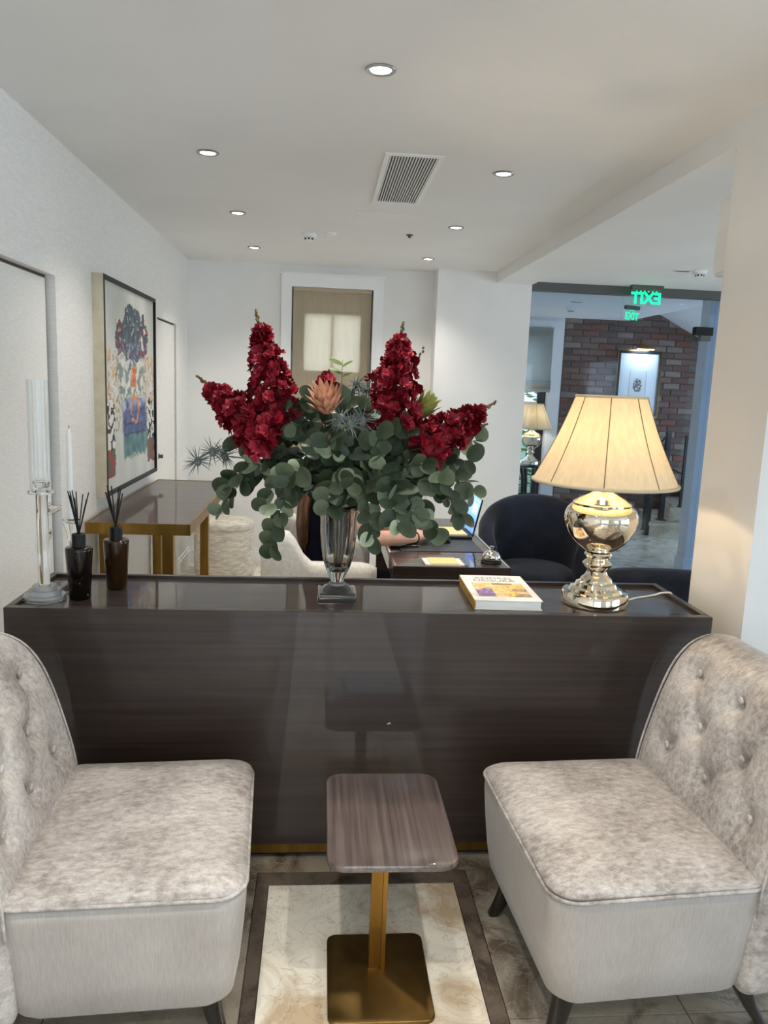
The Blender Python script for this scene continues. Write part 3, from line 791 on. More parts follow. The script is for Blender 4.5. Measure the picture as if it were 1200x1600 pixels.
# vase
t = thing('vase', 'flared fluted crystal vase with square foot on the counter', 'vase', (0.07, 2.60, CT))
fl = lambda a, z: 0.035*cos(2*pi*a*10)
out = [(.021, .064), (.024, .074), (.031, .088), (.042, .115), (.050, .145), (.056, .185), (.060, .235), (.061, .285), (.066, .318), (.076, .336)]
inn = [(.073, .335), (.0625, .316), (.0575, .285), (.0565, .235), (.0525, .185), (.046, .145), (.036, .115), (.02, .103), (0.001, .101)]
MB().lathe(out+inn, 60, flute=lambda a, z: fl(a, z)*(1 if z > .07 else 0)).build('vase_body', 'vaseglass', t, 70)
ft = MB().loft([rrect(.064, .064, .006, 0, 3), rrect(.066, .066, .006, .003, 3), rrect(.066, .066, .006, .03, 3), rrect(.062, .062, .006, .034, 3), rrect(.05, .05, .02, .036, 3), rrect(.045, .045, .03, .046, 3), rrect(.034, .034, .03, .052, 3), rrect(.026, .026, .025, .0635, 3)])
ft.build('square_foot', 'crystal', t, 35)

# ================================================================== BOUQUET
VX, VY, VZ = 0.07, 2.60, CT          # vase position
MOUTH = Vector((VX, VY, VZ+.33))
def stem_path(end, seed, bend=0.5, n=12):
    """from the bottom of the vase through its mouth to end"""
    r_ = random.Random(seed)
    e = Vector(end)
    b0 = Vector((VX+r_.uniform(-.012, .012), VY+r_.uniform(-.012, .012), VZ+.112))
    d = e-MOUTH
    h = Vector((d.x, d.y, 0)); hl = h.length
    m = MOUTH+(h/hl*min(.04, hl) if hl > 1e-6 else Vector())+Vector((0, 0, .015))
    out = [b0, b0.lerp(m, .5), m]
    rise = max(0.05, d.z*0.75 if d.z > 0.12 else 0.16+0.15*max(0, d.z+.1))
    c1 = m+Vector((h.x*.15, h.y*.15, rise*.7)); c2 = m+Vector((h.x*.65, h.y*.65, max(d.z*.9, rise if d.z < .1 else d.z*.85)))
    for k in range(1, n+1):
        u = k/n
        out.append(m*(1-u)**3+c1*3*u*(1-u)**2+c2*3*u*u*(1-u)+e*u**3)
    return out

def along(pts, s):
    """point and tangent at fraction s of the polyline"""
    L = [0.0]
    for a, b in zip(pts, pts[1:]): L.append(L[-1]+(b-a).length)
    d = s*L[-1]
    for i in range(len(pts)-1):
        if d <= L[i+1] or i == len(pts)-2:
            q = (d-L[i])/max(1e-9, L[i+1]-L[i]); return pts[i].lerp(pts[i+1], min(1, q)), (pts[i+1]-pts[i]).normalized()

def leaf_mesh(name, mat, length, width, cup=0.12, n=8, tip=0.0):
    """leaf lying in xy, stalk at the origin, growing along +x, a few millimetres of cupping"""
    mb = MB(); vs_ = []; fs_ = []
    prof = []
    for i in range(n+1):
        u = (1-cos(pi*i/n))/2
        w = sqrt(max(0, 1-(2*u-1)**2))*(1-tip*u)
        prof.append((u*length, w*width/2))
    for (x, w) in prof:
        for s in (-1, 0, 1):
            vs_.append((x, s*w, cup*(abs(s)*w*1.2)-cup*0.5*(x/length)**2*length))
    for i in range(n):
        for s in range(2):
            a = i*3+s; fs_.append((a, a+1, a+4, a+3))
    mb.add(vs_, fs_)
    me = mb.mesh(name, mat, 'raw')
    me.polygons.foreach_set('use_smooth', [True]*len(me.polygons))
    return me
EUC = [leaf_mesh('leaf', 'leaf', .056, .054), leaf_mesh('leaf', 'leaf_b', .062, .050, .18), leaf_mesh('leaf', 'leaf_c', .048, .046, .06),
       leaf_mesh('leaf', 'leaf_pale', .055, .053, .15), leaf_mesh('leaf', 'leaf_b', .052, .034, .2), leaf_mesh('leaf', 'leaf', .06, .058, .25)]
RUS = [leaf_mesh('leaf', 'leaf_dark', .07, .026, .2, 6, .35), leaf_mesh('leaf', 'leaf_dark', .06, .03, .15, 6, .3)]
LIME = [leaf_mesh('leaf', 'leaf_lime', .045, .02, .2, 6, .3)]

def put(me, name, parent, pos, x, up, s=1.0):
    o = bpy.data.objects.new(name, me); COL.objects.link(o); o.parent = parent
    m = (basis(x, up).to_4x4()) @ Matrix.Scale(s, 4); m.translation = Vector(pos)-parent.location
    o.matrix_local = m
    return o

def branch(name, label, end, seed, meshes, nl, s0=0.5, rad=.0022, scale=(.80, 1.16), grp='eucalyptus branches in the vase', pale=.12, droop=0.0):
    t = thing(name, label, 'foliage', tuple(MOUTH), 0, grp)
    r_ = random.Random(seed)
    pts = stem_path(end, seed)
    MB().tube([p-MOUTH for p in pts], [rad*1.3]*3+[rad*(1.2-.8*k/12) for k in range(12)], 5).build('branch_stem', 'stem', t, 60)
    ctr = Vector((0.1, 2.72, 1.36))
    for k in range(nl):
        s = s0+(1-s0)*(k//2*2+ (k % 2)*.5+1)/(nl+.5)
        p, tn = along(pts, min(s, 1.0))
        side = 1 if k % 2 == 0 else -1
        out = (p-ctr).normalized()
        a = tn.cross(out)
        if a.length < .05: a = tn.orthogonal()
        a.normalize()
        d = a*side*.85+tn*.55+out*.25+Vector((r_.gauss(0, .25), r_.gauss(0, .25), r_.gauss(0, .25)-droop))
        nrm = out*.7+Vector((0, -.55, .35))+Vector((r_.gauss(0, .45), r_.gauss(0, .35), r_.gauss(0, .45)))
        if meshes is EUC:
            i = 3 if r_.random() < pale else r_.choice((0, 1, 1, 2, 4, 5, 1))
        else: i = r_.randrange(len(meshes))
        put(meshes[i], 'leaf', t, p, d, nrm, r_.uniform(*scale))
    return t

E_ = [  # end point, label, leaves
 ((-.325, 2.48, 1.17), 'eucalyptus branch reaching lowest left towards the pouf', 14),
 ((-.155, 2.46, 1.05), 'eucalyptus branch drooping over the white tub chair', 12),
 ((-.31, 2.52, 1.25), 'eucalyptus branch spreading left just above the console table top', 14),
 ((-.24, 2.44, 1.34), 'eucalyptus branch under the low left red flower spike', 14),
 ((-.08, 2.36, 1.47), 'eucalyptus branch rising between the two left red spikes', 14),
 ((-.10, 2.34, 1.28), 'eucalyptus branch in front at left of the vase mouth', 14),
 ((.02, 2.32, 1.43), 'pale eucalyptus branch in front below the open protea', 14),
 ((.10, 2.30, 1.30), 'eucalyptus branch at the very front centre of the bouquet', 14),
 ((.19, 2.32, 1.44), 'eucalyptus branch in front below the tall right red spike', 14),
 ((.24, 2.30, 1.27), 'eucalyptus branch in front right of the vase mouth', 14),
 ((.17, 2.38, 1.11), 'eucalyptus branch hanging beside the vase over the person', 12),
 ((.37, 2.40, 1.13), 'eucalyptus branch hanging lowest right over the desk', 14),
 ((.33, 2.36, 1.36), 'eucalyptus branch below the green protea bud', 14),
 ((.44, 2.42, 1.22), 'eucalyptus branch leaning right in front of the laptop', 14),
 ((.525, 2.50, 1.25), 'eucalyptus branch reaching farthest right above the laptop screen', 14),
 ((.50, 2.46, 1.37), 'eucalyptus branch under the low right red spike', 14),
 ((.545, 2.56, 1.43), 'eucalyptus branch behind the tip of the low right spike', 12),
 ((-.20, 2.70, 1.38), 'eucalyptus branch at the back left of the bouquet', 12),
 ((.06, 2.78, 1.46), 'eucalyptus branch at the back centre of the bouquet', 12),
 ((.34, 2.74, 1.40), 'eucalyptus branch at the back right of the bouquet', 12),
 ((.03, 2.38, 1.20), 'eucalyptus branch lying over the front rim of the vase', 10),
 ((.30, 2.38, 1.19), 'eucalyptus branch lying low between vase and laptop', 12),
 ((-.17, 2.40, 1.20), 'eucalyptus branch low at left between vase and pouf', 12),
 ((.40, 2.34, 1.30), 'eucalyptus branch in front of the low right red spike base', 12),
 ((-.03, 2.42, 1.56), 'eucalyptus branch standing up left of the open protea', 12),
 ((.075, 2.44, 1.55), 'eucalyptus branch standing up right of the open protea', 12),
 ((.145, 2.36, 1.53), 'eucalyptus branch standing up against the tall right red spike', 12),
 ((-.08, 2.44, 1.53), 'eucalyptus branch standing up beside the tall left red spike', 12),
 ((.27, 2.38, 1.48), 'eucalyptus branch between tall and low right red spikes', 12),
 ((.42, 2.44, 1.44), 'eucalyptus branch peeping below the low right red spike', 10),
 ((.47, 2.44, 1.17), 'eucalyptus branch drooping right just above the laptop keyboard', 14),
 ((.25, 2.34, 1.16), 'eucalyptus branch hanging in front right of the vase body', 12),
 ((-.27, 2.46, 1.42), 'eucalyptus branch peeping below the low left red spike', 10),
]
for i, (e, lab, nl) in enumerate(E_):
    branch('eucalyptus_branch', lab, e, 100+i, EUC, nl+8, s0=.42 if e[2] < 1.2 else .38, pale=.35 if 'pale' in lab or 'under the low left' in lab else .1, droop=.25 if e[2] < 1.2 else 0)
for i, (e, lab) in enumerate([((.0, 2.48, 1.46), 'dark leafy filler stem behind the pale eucalyptus'), ((.15, 2.46, 1.47), 'dark leafy filler stem beside the tall right red spike'),
                              ((-.12, 2.52, 1.42), 'dark leafy filler stem behind the left red spikes'), ((.28, 2.50, 1.42), 'dark leafy filler stem below the green protea bud'),
                              ((.09, 2.40, 1.38), 'dark leafy filler stem deep in the bouquet centre')]):
    branch('filler_stem', lab, e, 300+i, RUS, 22, s0=.40, grp='dark filler stems in the vase')
branch('green_sprig', 'fresh green sprig standing up before the window blind', (.065, 2.55, 1.675), 340, LIME, 4, s0=.9, rad=.0014, grp=None)

# red stock spikes
def floret_mesh(mat, seed, R=.021):
    r_ = random.Random(seed); mb = MB()
    for (k0, rr, zz) in ((0, 1.0, 0.0), (.5, .68, .006)):
        n = 18; vs_ = [(0, 0, zz-.005)]
        for i in range(n):
            a = 2*pi*(i+k0*2)/n
            lob = .72+.28*abs(cos(2*a+k0*2)) + r_.uniform(-.1, .1)
            vs_.append((R*rr*lob*cos(a), R*rr*lob*sin(a), zz+r_.uniform(-.006, .006)+.004*rr))
        mb.add(vs_, [(0, 1+i, 1+(i+1) % n) for i in range(n)])
    me = mb.mesh('floret', mat, 'raw')
    return me
FLO = [floret_mesh('petal', 1), floret_mesh('petal', 2), floret_mesh('petal', 3, .024), floret_mesh('petal_lite', 4), floret_mesh('petal_lite', 5, .019)]
def stock(label, base, tip, width, nfl, seed, budlen=.055, side_bud=None):
    base, tip = Vector(base), Vector(tip)
    t = thing('stock_flower', label, 'flower', tuple(MOUTH), 0, 'red stock flowers in the vase')
    r_ = random.Random(seed)
    ax = (tip-base); L = ax.length; ax.normalize()
    pts = stem_path(base, seed)+[base.lerp(tip, .5), tip]
    MB().tube([p-MOUTH for p in pts], .0035, 6).build('flower_stem', 'stem', t, 60)
    a = ax.orthogonal().normalized(); b = ax.cross(a)
    for k in range(nfl):
        u = (k+.5)/nfl
        u2 = u**.9
        rad = width/2*(1-.66*u2**1.9)*(0.8 if u < .04 else 1)*(1+.10*sin(u*17+seed))
        th = k*2.39996+r_.uniform(-.25, .25)
        o = a*cos(th)+b*sin(th)
        rr = max(.006, rad-.012)*(r_.uniform(.86, 1.1) if k % 3 else r_.uniform(.35, .7))
        p = base+ax*(L-budlen)*u2+o*rr
        z = (o+ax*(.25+.7*u2)+Vector((r_.gauss(0, .22), r_.gauss(0, .22), r_.gauss(0, .22)))).normalized()
        x = z.orthogonal()
        me = FLO[r_.choice((0, 1, 2, 3, 0, 2, 4))]
        put(me, 'floret', t, p, x, z, r_.uniform(1.15, 1.55)*(1-.25*u2))
    tips = [(tip-ax*budlen*1.05, ax, 9, budlen*1.05)]
    if side_bud: tips.append((Vector(side_bud[0]), (Vector(side_bud[1])-Vector(side_bud[0])).normalized(), 7, (Vector(side_bud[1])-Vector(side_bud[0])).length))
    for (p0, d, n, l) in tips:
        for k in range(n):
            u = k/(n-1); th = k*2.4
            a2 = d.orthogonal().normalized(); b2 = d.cross(a2)
            q = p0+d*l*u+(a2*cos(th)+b2*sin(th))*.007*(1-.7*u)
            MB().ball((0, 0, 0), (.0042, .0042, .008*(1-.35*u)), 7, 6, Matrix.Translation(q-MOUTH) @ basis(a2, d).to_4x4()).build('bud', 'bud', t, 60)
    return t
stock('tall red stock flower spike at the left of the bouquet', (-.135, 2.46, 1.475), (-.212, 2.50, 1.815), .165, 95, 41)
stock('low red stock flower spike leaning far left', (-.145, 2.40, 1.405), (-.385, 2.46, 1.605), .165, 95, 42)
stock('tall broad red stock flower spike right of the window', (.215, 2.44, 1.455), (.252, 2.50, 1.80), .19, 110, 43, side_bud=((.295, 2.50, 1.66), (.322, 2.50, 1.722)))
stock('low red stock flower spike leaning far right', (.315, 2.42, 1.405), (.562, 2.48, 1.56), .155, 85, 44, side_bud=((.50, 2.47, 1.475), (.535, 2.47, 1.487)))
stock('small red stock flower cluster behind the open protea', (.02, 2.62, 1.54), (.018, 2.64, 1.632), .12, 26, 45, budlen=.01)

# proteas
def bract_mesh(mat, L, Wd):
    mb = MB(); n = 6; vs_ = []; fs_ = []
    for i in range(n+1):
        u = i/n; w = Wd/2*(sin(pi*min(1, .15+.85*u)))**.8 if u < 1 else .0004
        for s in (-1, 0, 1): vs_.append((u*L, s*w, (.16*abs(s)*w*2)+.07*L*(u**1.5)-.03*L*u**4))
    for i in range(n):
        for s in range(2):
            a = i*3+s; fs_.append((a, a+1, a+4, a+3))
    mb.add(vs_, fs_); me = mb.mesh('bract', mat, 'raw'); me.polygons.foreach_set('use_smooth', [True]*len(me.polygons)); return me
BR = {'protea': bract_mesh('protea', .06, .016), 'protea_g': bract_mesh('protea_g', .06, .018)}
def protea(label, base, tip, mats, seed, op=1.0):
    base, tip = Vector(base), Vector(tip)
    t = thing('protea_flower', label, 'flower', tuple(MOUTH), 0, 'protea flowers in the vase')
    r_ = random.Random(seed)
    ax = (tip-base).normalized(); L = (tip-base).length
    MB().tube([p-MOUTH for p in stem_path(base, seed)], .005, 6).build('flower_stem', 'stem', t, 60)
    a = ax.orthogonal().normalized(); b = ax.cross(a)
    rot = Matrix((a, b, ax)).transposed().to_4x4()
    rot.translation = base-MOUTH
    MB().lathe([(.001, 0), (.018, .01), (.024, .025), (.02, .05), (.004, .06)], 12, mat=rot).build('flower_core', mats[0], t, 60)
    for ring, (nr, r0, z0, open_, sc) in enumerate([(9, .010, .020, .10*op, .95), (10, .015, .012, .34*op, 1.12), (11, .018, .002, .62*op, 1.1), (10, .014, -.006, .86*op, .85)]):
        for k in range(nr):
            th = 2*pi*(k+.5*ring)/nr+r_.uniform(-.1, .1)
            o = a*cos(th)+b*sin(th)
            d = ax*cos(open_)+o*sin(open_)
            put(BR[mats[1] if ring >= 2 else mats[0]], 'bract', t, base+o*r0+ax*z0, d, -o+ax*.1, sc*L/.075*r_.uniform(.9, 1.08))
    return t
protea('open peach protea in the middle of the bouquet', (.02, 2.40, 1.515), (.0, 2.37, 1.60), ('protea', 'protea'), 61)
protea('closed green protea bud beside the tall right red spike', (.31, 2.50, 1.505), (.365, 2.49, 1.575), ('protea_g', 'protea_g'), 62, .6)

# sea holly
SPK = leaf_mesh('spiny_bract', 'thistle', .048, .0048, .5, 4, .8)
def thistle(label, heads, seed):
    t = thing('sea_holly', label, 'flower', tuple(MOUTH), 0, 'grey sea holly stems in the vase')
    r_ = random.Random(seed)
    h0 = Vector(heads[0])
    MB().tube([p-MOUTH for p in stem_path(h0, seed)], .0022, 5).build('flower_stem', 'thistle', t, 60)
    for h in heads:
        h = Vector(h)
        if h != h0: MB().tube([h0-MOUTH, (h+h0)/2-MOUTH+Vector((0, 0, .01)), h-MOUTH], .0015, 5).build('side_stem', 'thistle', t, 60)
        MB().ball(tuple(h-MOUTH), (.012, .012, .015), 10, 8).build('flower_head', 'thistle', t, 60)
        for k in range(32):
            v = Vector((r_.gauss(0, 1), r_.gauss(0, 1), r_.gauss(.1, .8))).normalized()
            put(SPK, 'spiny_bract', t, h+v*.008, v, Vector((0, -1, .5)), r_.uniform(.7, 1.15))
    return t
thistle('grey sea holly sprig sticking out far left', ((-.305, 2.50, 1.355), (-.39, 2.50, 1.335), (-.34, 2.47, 1.37)), 71)
thistle('grey sea holly in the centre below the open protea', ((.09, 2.34, 1.475), (.06, 2.36, 1.495), (.125, 2.35, 1.49)), 72)
thistle('grey sea holly behind, between protea and tall right spike', ((.115, 2.58, 1.60), (.10, 2.60, 1.57), (.15, 2.58, 1.58)), 73)

# ================================================================== MIDDLE OF THE ROOM
# console table
t = thing('console_table', 'brass framed console table with glossy walnut top along the left wall', 'table', (-0.865, 4.54, 0))
x0, x1, y0, y1, zt = -.245, .25, -.83, .83, .90
MB().box(x0+.012, x1-.012, y0+.012, y1-.012, zt-.03, zt-.002).build('table_top', 'walnut_console', t)
fr = MB().box(x0, x1, y0, y0+.0115, zt-.055, zt).box(x0, x1, y1-.0115, y1, zt-.055, zt).box(x0, x0+.0115, y0+.0115, y1-.0115, zt-.055, zt).box(x1-.0115, x1, y0+.0115, y1-.0115, zt-.055, zt)
fr.build('brass_apron', 'gold', t)
for lx in (-.245, .07):
    for ly in (-.60, .64):
        MB().rbox(lx, lx+.055, ly, ly+.055, 0, zt-.0305, .002, 1).build('leg', 'gold', t)
# pouf
t = thing('pouf', 'round beige linen pouf in the far corner behind the console', 'pouf', (-0.77, 6.30, 0))
MB().lathe([(0, .012), (.225, .012), (.235, .03), (.24, .06), (.242, .20), (.241, .36), (.236, .40)], 48).build('pouf_body', 'linen', t, 60)
MB().lathe([(.2355, .4005), (.241, .405), (.242, .44), (.232, .458), (.19, .468), (.0, .472)], 48).build('pouf_lid', 'linen', t, 60)
MB().lathe([(0, 0), (.21, 0), (.21, .0115), (0, .0115)], 32).build('foot_ring', 'black', t)
# painting
t = thing('painting', 'large colourful abstract painting in cream and black frame on left wall', 'painting', (XL, 4.58, 1.0))
PY, PZ0, PZ1, PD = .60, -.02, 1.085, .055
MB().box(.0005, PD, -PY, -PY+.02, PZ0, PZ1).box(.0005, PD, PY-.02, PY, PZ0, PZ1).box(.0005, PD, -PY+.02, PY-.02, PZ0, PZ0+.02).box(.0005, PD, -PY+.02, PY-.02, PZ1-.02, PZ1).build('outer_frame', 'creamframe', t)
MB().box(PD-.02, PD+.002, -PY+.0005, -PY+.022, PZ0+.0005, PZ1-.0005).box(PD-.02, PD+.002, PY-.022, PY-.0005, PZ0+.0005, PZ1-.0005).box(PD-.02, PD+.002, -PY+.022, PY-.022, PZ0+.0005, PZ0+.022).box(PD-.02, PD+.002, -PY+.022, PY-.022, PZ1-.022, PZ1-.0005).build('inner_slip', 'black', t)
def art(s, v):
    # s along the wall (near to far), v upwards
    s0_, v0_ = s, v
    s = s0_+.022*noise.noise((s0_*14, v0_*16, 21))+.012*noise.noise((s0_*40, v0_*46, 22)); v = v0_+.018*noise.noise((s0_*14, v0_*16, 31))+.010*noise.noise((s0_*40, v0_*46, 32))
    N = lambda a, b, k: noise.noise((s*a, v*b, k))
    c = mixc((196, 196, 186), (222, 222, 214), .5+N(5, 3, 1)*1.2)
    g = N(16, 20, 2); g2 = N(34, 40, 3); g3 = N(7, 9, 5)
    cx = .56+.02*sin(v*9)
    # pale flowers at the sides
    if .28 < v < .68:
        if abs(s-.5) > .22 and g > .08: c = mixc(c, (214, 180, 136), .4+g*1.5)
        if abs(s-.5) > .25 and g2 > .25: c = mixc(c, (178, 96, 66), .5)
        if abs(s-.5) < .3: c = mixc(c, (206, 196, 178) if g2 < 0 else (120, 118, 96), .55+g)
    # dark blossom cloud
    e = ((s-.53)/.33)**2+((v-.77)/.15)**2+g3*.8
    if e < 1:
        c = mixc((44, 58, 76), (82, 104, 108), .5+g*1.3)
        if v < .74 and g2 > .05: c = mixc(c, (160, 152, 190), .55)
        if g2 > .38: c = (178, 160, 150)
        if abs(s-.5) > .17 and g2 < -.2: c = (150, 52, 48)
        if abs(s-.5) > .2 and g > .2: c = (214, 210, 200)
    # band of white strokes
    if .46 < v < .64 and abs(s-.5) < .24:
        if g > .06: c = mixc(c, (228, 226, 220), .8)
        elif g < -.14: c = mixc(c, (86, 112, 112), .7)
    if abs(s-.55) < .05 and .50 < v < .60+.02*g: c = mixc((196, 92, 50), (232, 150, 96), .5+g2)
    # vase body
    wv = .255+.05*(.4-v)
    if .12 < v < .44 and abs(s-cx) < wv+.02*g3:
        c = mixc((58, 72, 122), (96, 112, 158), .5+g) if v > .25 else mixc((66, 112, 118), (108, 142, 140), .5+g)
        if v > .38: c = mixc(c, (176, 188, 206), .5+g)
        if abs(v-.25) < .005 or abs(v-.33+.05*s) < .004: c = (40, 48, 76)
        if abs(abs(s-cx)-wv) < .02 or v < .135: c = mixc(c, (190, 188, 172), .7)
    # orange loop on the vase
    el = ((s-.56)/.085)**2+((v-.375)/.075)**2
    if .55 < el < 1.15 and g2 > -.3: c = mixc((206, 112, 70), (226, 168, 120), .5+g)
    # checker columns
    for sc in (.09, .91):
        if abs(s-sc) < .085:
            if .20 < v < .43: c = (34, 34, 38) if (noise.noise((s*24, v*30, 9)) > .02) else (226, 224, 214)
            elif .06 < v <= .20: c = mixc((150, 62, 50), (88, 96, 78), .5+g*2)
    return clampc(c)
printed('canvas', (PD-.012, -PY+.021, PZ0+.021), (0, 2*PY-.042, 0), (0, 0, PZ1-PZ0-.042), 90, 150, art, 'print', t)

# reception desk
DZ = .78
t = thing('reception_desk', 'dark reception desk with leather pad behind the counter', 'desk', (0.625, 4.10, 0))
hx, hy = .278, .66
MB().rbox(-hx, hx, -hy, hy, DZ-.075, DZ, .002, 1).build('desk_top', 'walnut_top', t)
MB().box(-hx+.02, hx-.02, -hy+.02, -hy+.05, 0, DZ-.0755).build('end_panel', 'walnut', t)
MB().box(-hx+.02, hx-.02, hy-.05, hy-.02, 0, DZ-.0755).build('end_panel', 'walnut', t)
MB().box(hx-.05, hx-.03, -hy+.0505, hy-.0505, .12, DZ-.0755).build('modesty_panel', 'walnut', t)
for s in (-1, 1):
    MB().box(*(sorted((s*(hx-.016), s*(hx-.006)))), -hy+.004, hy-.004, DZ, DZ+.0025).build('chrome_edge', 'chrome', t)
D0 = (0.625, 4.10)
def on_desk(name, label, cat, x, y, z=DZ, rz=0): return thing(name, label, cat, (x, y, z), rz)
t = on_desk('desk_pad', 'dark grey leather pad lying on the reception desk', 'desk pad', .64, 3.99)
MB().rbox(-.22, .20, -.22, .40, 0, .004, .0015, 1).build('pad', 'leather', t)
t = on_desk('notepad', 'open yellow notepad lying at the front end of the desk', 'notepad', .60, 3.53, rz=.03)
MB().box(-.10, .085, -.068, .068, 0, .006).build('cover', 'paperwhite', t)
MB().box(-.075, .06, -.064, .064, .0062, .010).build('yellow_page', 'paperyellow', t)
MB().box(.0855, .102, -.068, .068, 0, .004).build('blue_tab', 'thistle', t)
# laptop
t = on_desk('laptop', 'open laptop with bright blue screen on the reception desk', 'laptop', .78, 4.23, DZ+.0042)
MB().rbox(-.14, .06, -.16, .16, 0, .016, .003, 2).build('keyboard_base', 'black', t)
lm = Matrix.Translation((.062, 0, .017)) @ Matrix.Rotation(radians(12), 4, 'Y')
MB().rbox(-.004, .004, -.16, .16, 0, .21, .002, 1, mat=lm).build('lid', 'blackgloss', t)
def scr(s, v):
    c = mixc((70, 130, 235), (120, 180, 255), v)
    if .1 < s < .5 and .55 < v < .85 and int(s*20) % 2: c = (235, 240, 250)
    if .2 < v < .35 and .2 < s < .8: c = (230, 236, 248)
    return c
def lmv(p): return lm @ Vector(p)
p0 = lmv((-.0046, -.148, .012)); pu = lmv((-.0046, .148, .012))-p0; pv = lmv((-.0046, -.148, .20))-p0
printed('screen', p0, pu, pv, 30, 20, scr, 'screen', t)
t = on_desk('paper_stack', 'yellow folder of papers lying across the laptop keyboard', 'papers', .745, 4.20, DZ+.0206, rz=.06)
MB().box(-.09, .065, -.11, .11, 0, .008).build('sheets', 'paperwhite', t)
MB().box(-.092, .067, -.112, .112, .0082, .0095).build('folder', 'paperyellow', t)
t = on_desk('computer_mouse', 'black computer mouse under the right hand of the person', 'mouse', .655, 3.985, DZ+.0042)
MB().loft([rrect(.052*k, .030*k, .026*k, z, 6) for z, k in ((0, .92), (.008, 1), (.018, .95), (.026, .78), (.031, .4))]).build('mouse_shell', 'black', t, 60)
MB().box(.02, .035, -.002, .002, .027, .031).build('scroll_wheel', 'greyplastic', t)
t = on_desk('mobile_phone', 'black phone lying at the left edge of the desk', 'phone', .44, 3.87, DZ+.0042, .1)
MB().rbox(-.075, .075, -.036, .036, 0, .009, .003, 2).build('phone_body', 'blackgloss', t)
t = on_desk('notebook', 'dark notebook with pale edges beside the phone on the desk', 'notebook', .50, 4.33, DZ+.0042, .05)
MB().box(-.10, .10, -.08, .08, .002, .018).build('pages', 'paperwhite', t)
MB().box(-.104, .104, -.084, .084, .0182, .0205).box(-.104, .104, -.084, .084, 0, .0018).build('cover', 'black', t)
t = on_desk('call_bell', 'shiny chrome call bell at the right front corner of the desk', 'bell', .83, 3.55)
MB().lathe([(0, 0), (.048, 0), (.05, .004), (.046, .012), (.034, .015), (0, .015)], 32).build('bell_base', 'black', t, 50)
MB().lathe([(.044, .0155), (.046, .018), (.044, .034), (.035, .05), (.02, .058), (.006, .061), (.006, .074), (.012, .076), (.012, .08), (0, .082)], 32).build('bell_dome', 'chrome', t, 50)

# white tub chair of the person
t = thing('tub_chair', 'white boucle tub chair with low arms behind the counter', 'chair', (0.05, 3.95, 0))
def tub_path():
    P = [(.24-.04*k, -.28) for k in range(11)]
    P += [(-.19-.09*sin(a), -.19-.09*cos(a)) for a in [pi/2*k/8 for k in range(9)]]
    P += [(-.28, -.16+.04*k) for k in range(9)]
    P += [(-.19-.09*cos(a), .19+.09*sin(a)) for a in [pi/2*k/8 for k in range(9)]]
    P += [(-.16+.04*k, .28) for k in range(11)]
    return P
TP = tub_path(); loops = []
for i, (x, y) in enumerate(TP):
    a_, b_ = Vector(TP[max(i-1, 0)]), Vector(TP[min(i+1, len(TP)-1)])
    tn = (b_-a_).normalized(); nr = Vector((-tn.y, tn.x))
    k = min(1, max(0, (x+.20)/.12)); k = k*k*(3-2*k)
    h = .89*(1-k)+.74*k
    e = min(i, len(TP)-1-i); sh = (.55, .85, .97)[e] if e < 3 else 1.0
    w = .05*sh
    sec = [(-w*.8, .14), (-w, .18), (-w, h-.05), (-w*.85, h-.018), (-w*.45, h-.003), (0, h), (w*.45, h-.003), (w*.85, h-.018), (w, h-.05), (w, .18), (w*.8, .14)]
    loops.append([(x+nr.x*o, y+nr.y*o, z if e > 1 else .14+(z-.14)*(.96 if e == 0 else .99)) for o, z in sec])
MB().loft(loops).build('curved_shell', 'boucle', t, 70)
MB().rbox(-.229, .25, -.229, .229, .14, .46, .04, 3).build('seat', 'boucle', t, 60)
for sx in (-.27, .24):
    for sy in (-.27, .27):
        MB().lathe([(.012, 0), (.02, .16), (0, .16)], 12, (sx, sy, 0)).build('leg', 'legdark', t, 60)

# navy tub chairs
def navy_chair(label, loc, rz, hs=1.0):
    t = thing('velvet_tub_chair', label, 'chair', loc, rz, 'navy velvet tub chairs')
    # facing -y; arc of shell from right arm round the back to left arm
    loops = []
    NA = 36
    for k in range(NA+1):
        u = k/NA; a = radians(-32+244*u)        # 90deg = back (+y)
        c_ = max(0.0, cos((u-.5)*pi))
        h = (.60+.30*c_**.7)*hs
        ro, ri = .37, .275
        st = 1.0
        pts = []
        sec = [(ro-.02, .13), (ro, .2), (ro+.01*c_, h-.06), (ro-.02, h-.015), ((ro+ri)/2, h), (ri+.02, h-.015), (ri, h-.06), (ri, .2), (ri+.02, .13)]
        for r, z in sec: pts.append((r*cos(a), r*sin(a)*1.0, z))
        loops.append(pts)
    MB().loft(loops).build('shell', 'navy', t, 60)
    MB().lathe([(0, .15), (.25, .15), (.268, .18), (.27, .40), (.26, .44), (.22, .465), (0, .475)], 40, (0, -.0, 0)).build('seat_cushion', 'navy', t, 60)
    for sx in (-.2, .2):
        for sy in (-.2, .2): MB().lathe([(.012, 0), (.02, .155), (0, .155)], 12, (sx, sy, 0)).build('leg', 'legdark', t, 60)
    return t
navy_chair('navy velvet tub chair facing the counter behind the reception desk', (1.42, 4.85, 0), radians(-12), 1.0)
navy_chair('low navy velvet chair half hidden behind the counter near the pillar', (1.86, 3.95, 0), radians(170), .83)

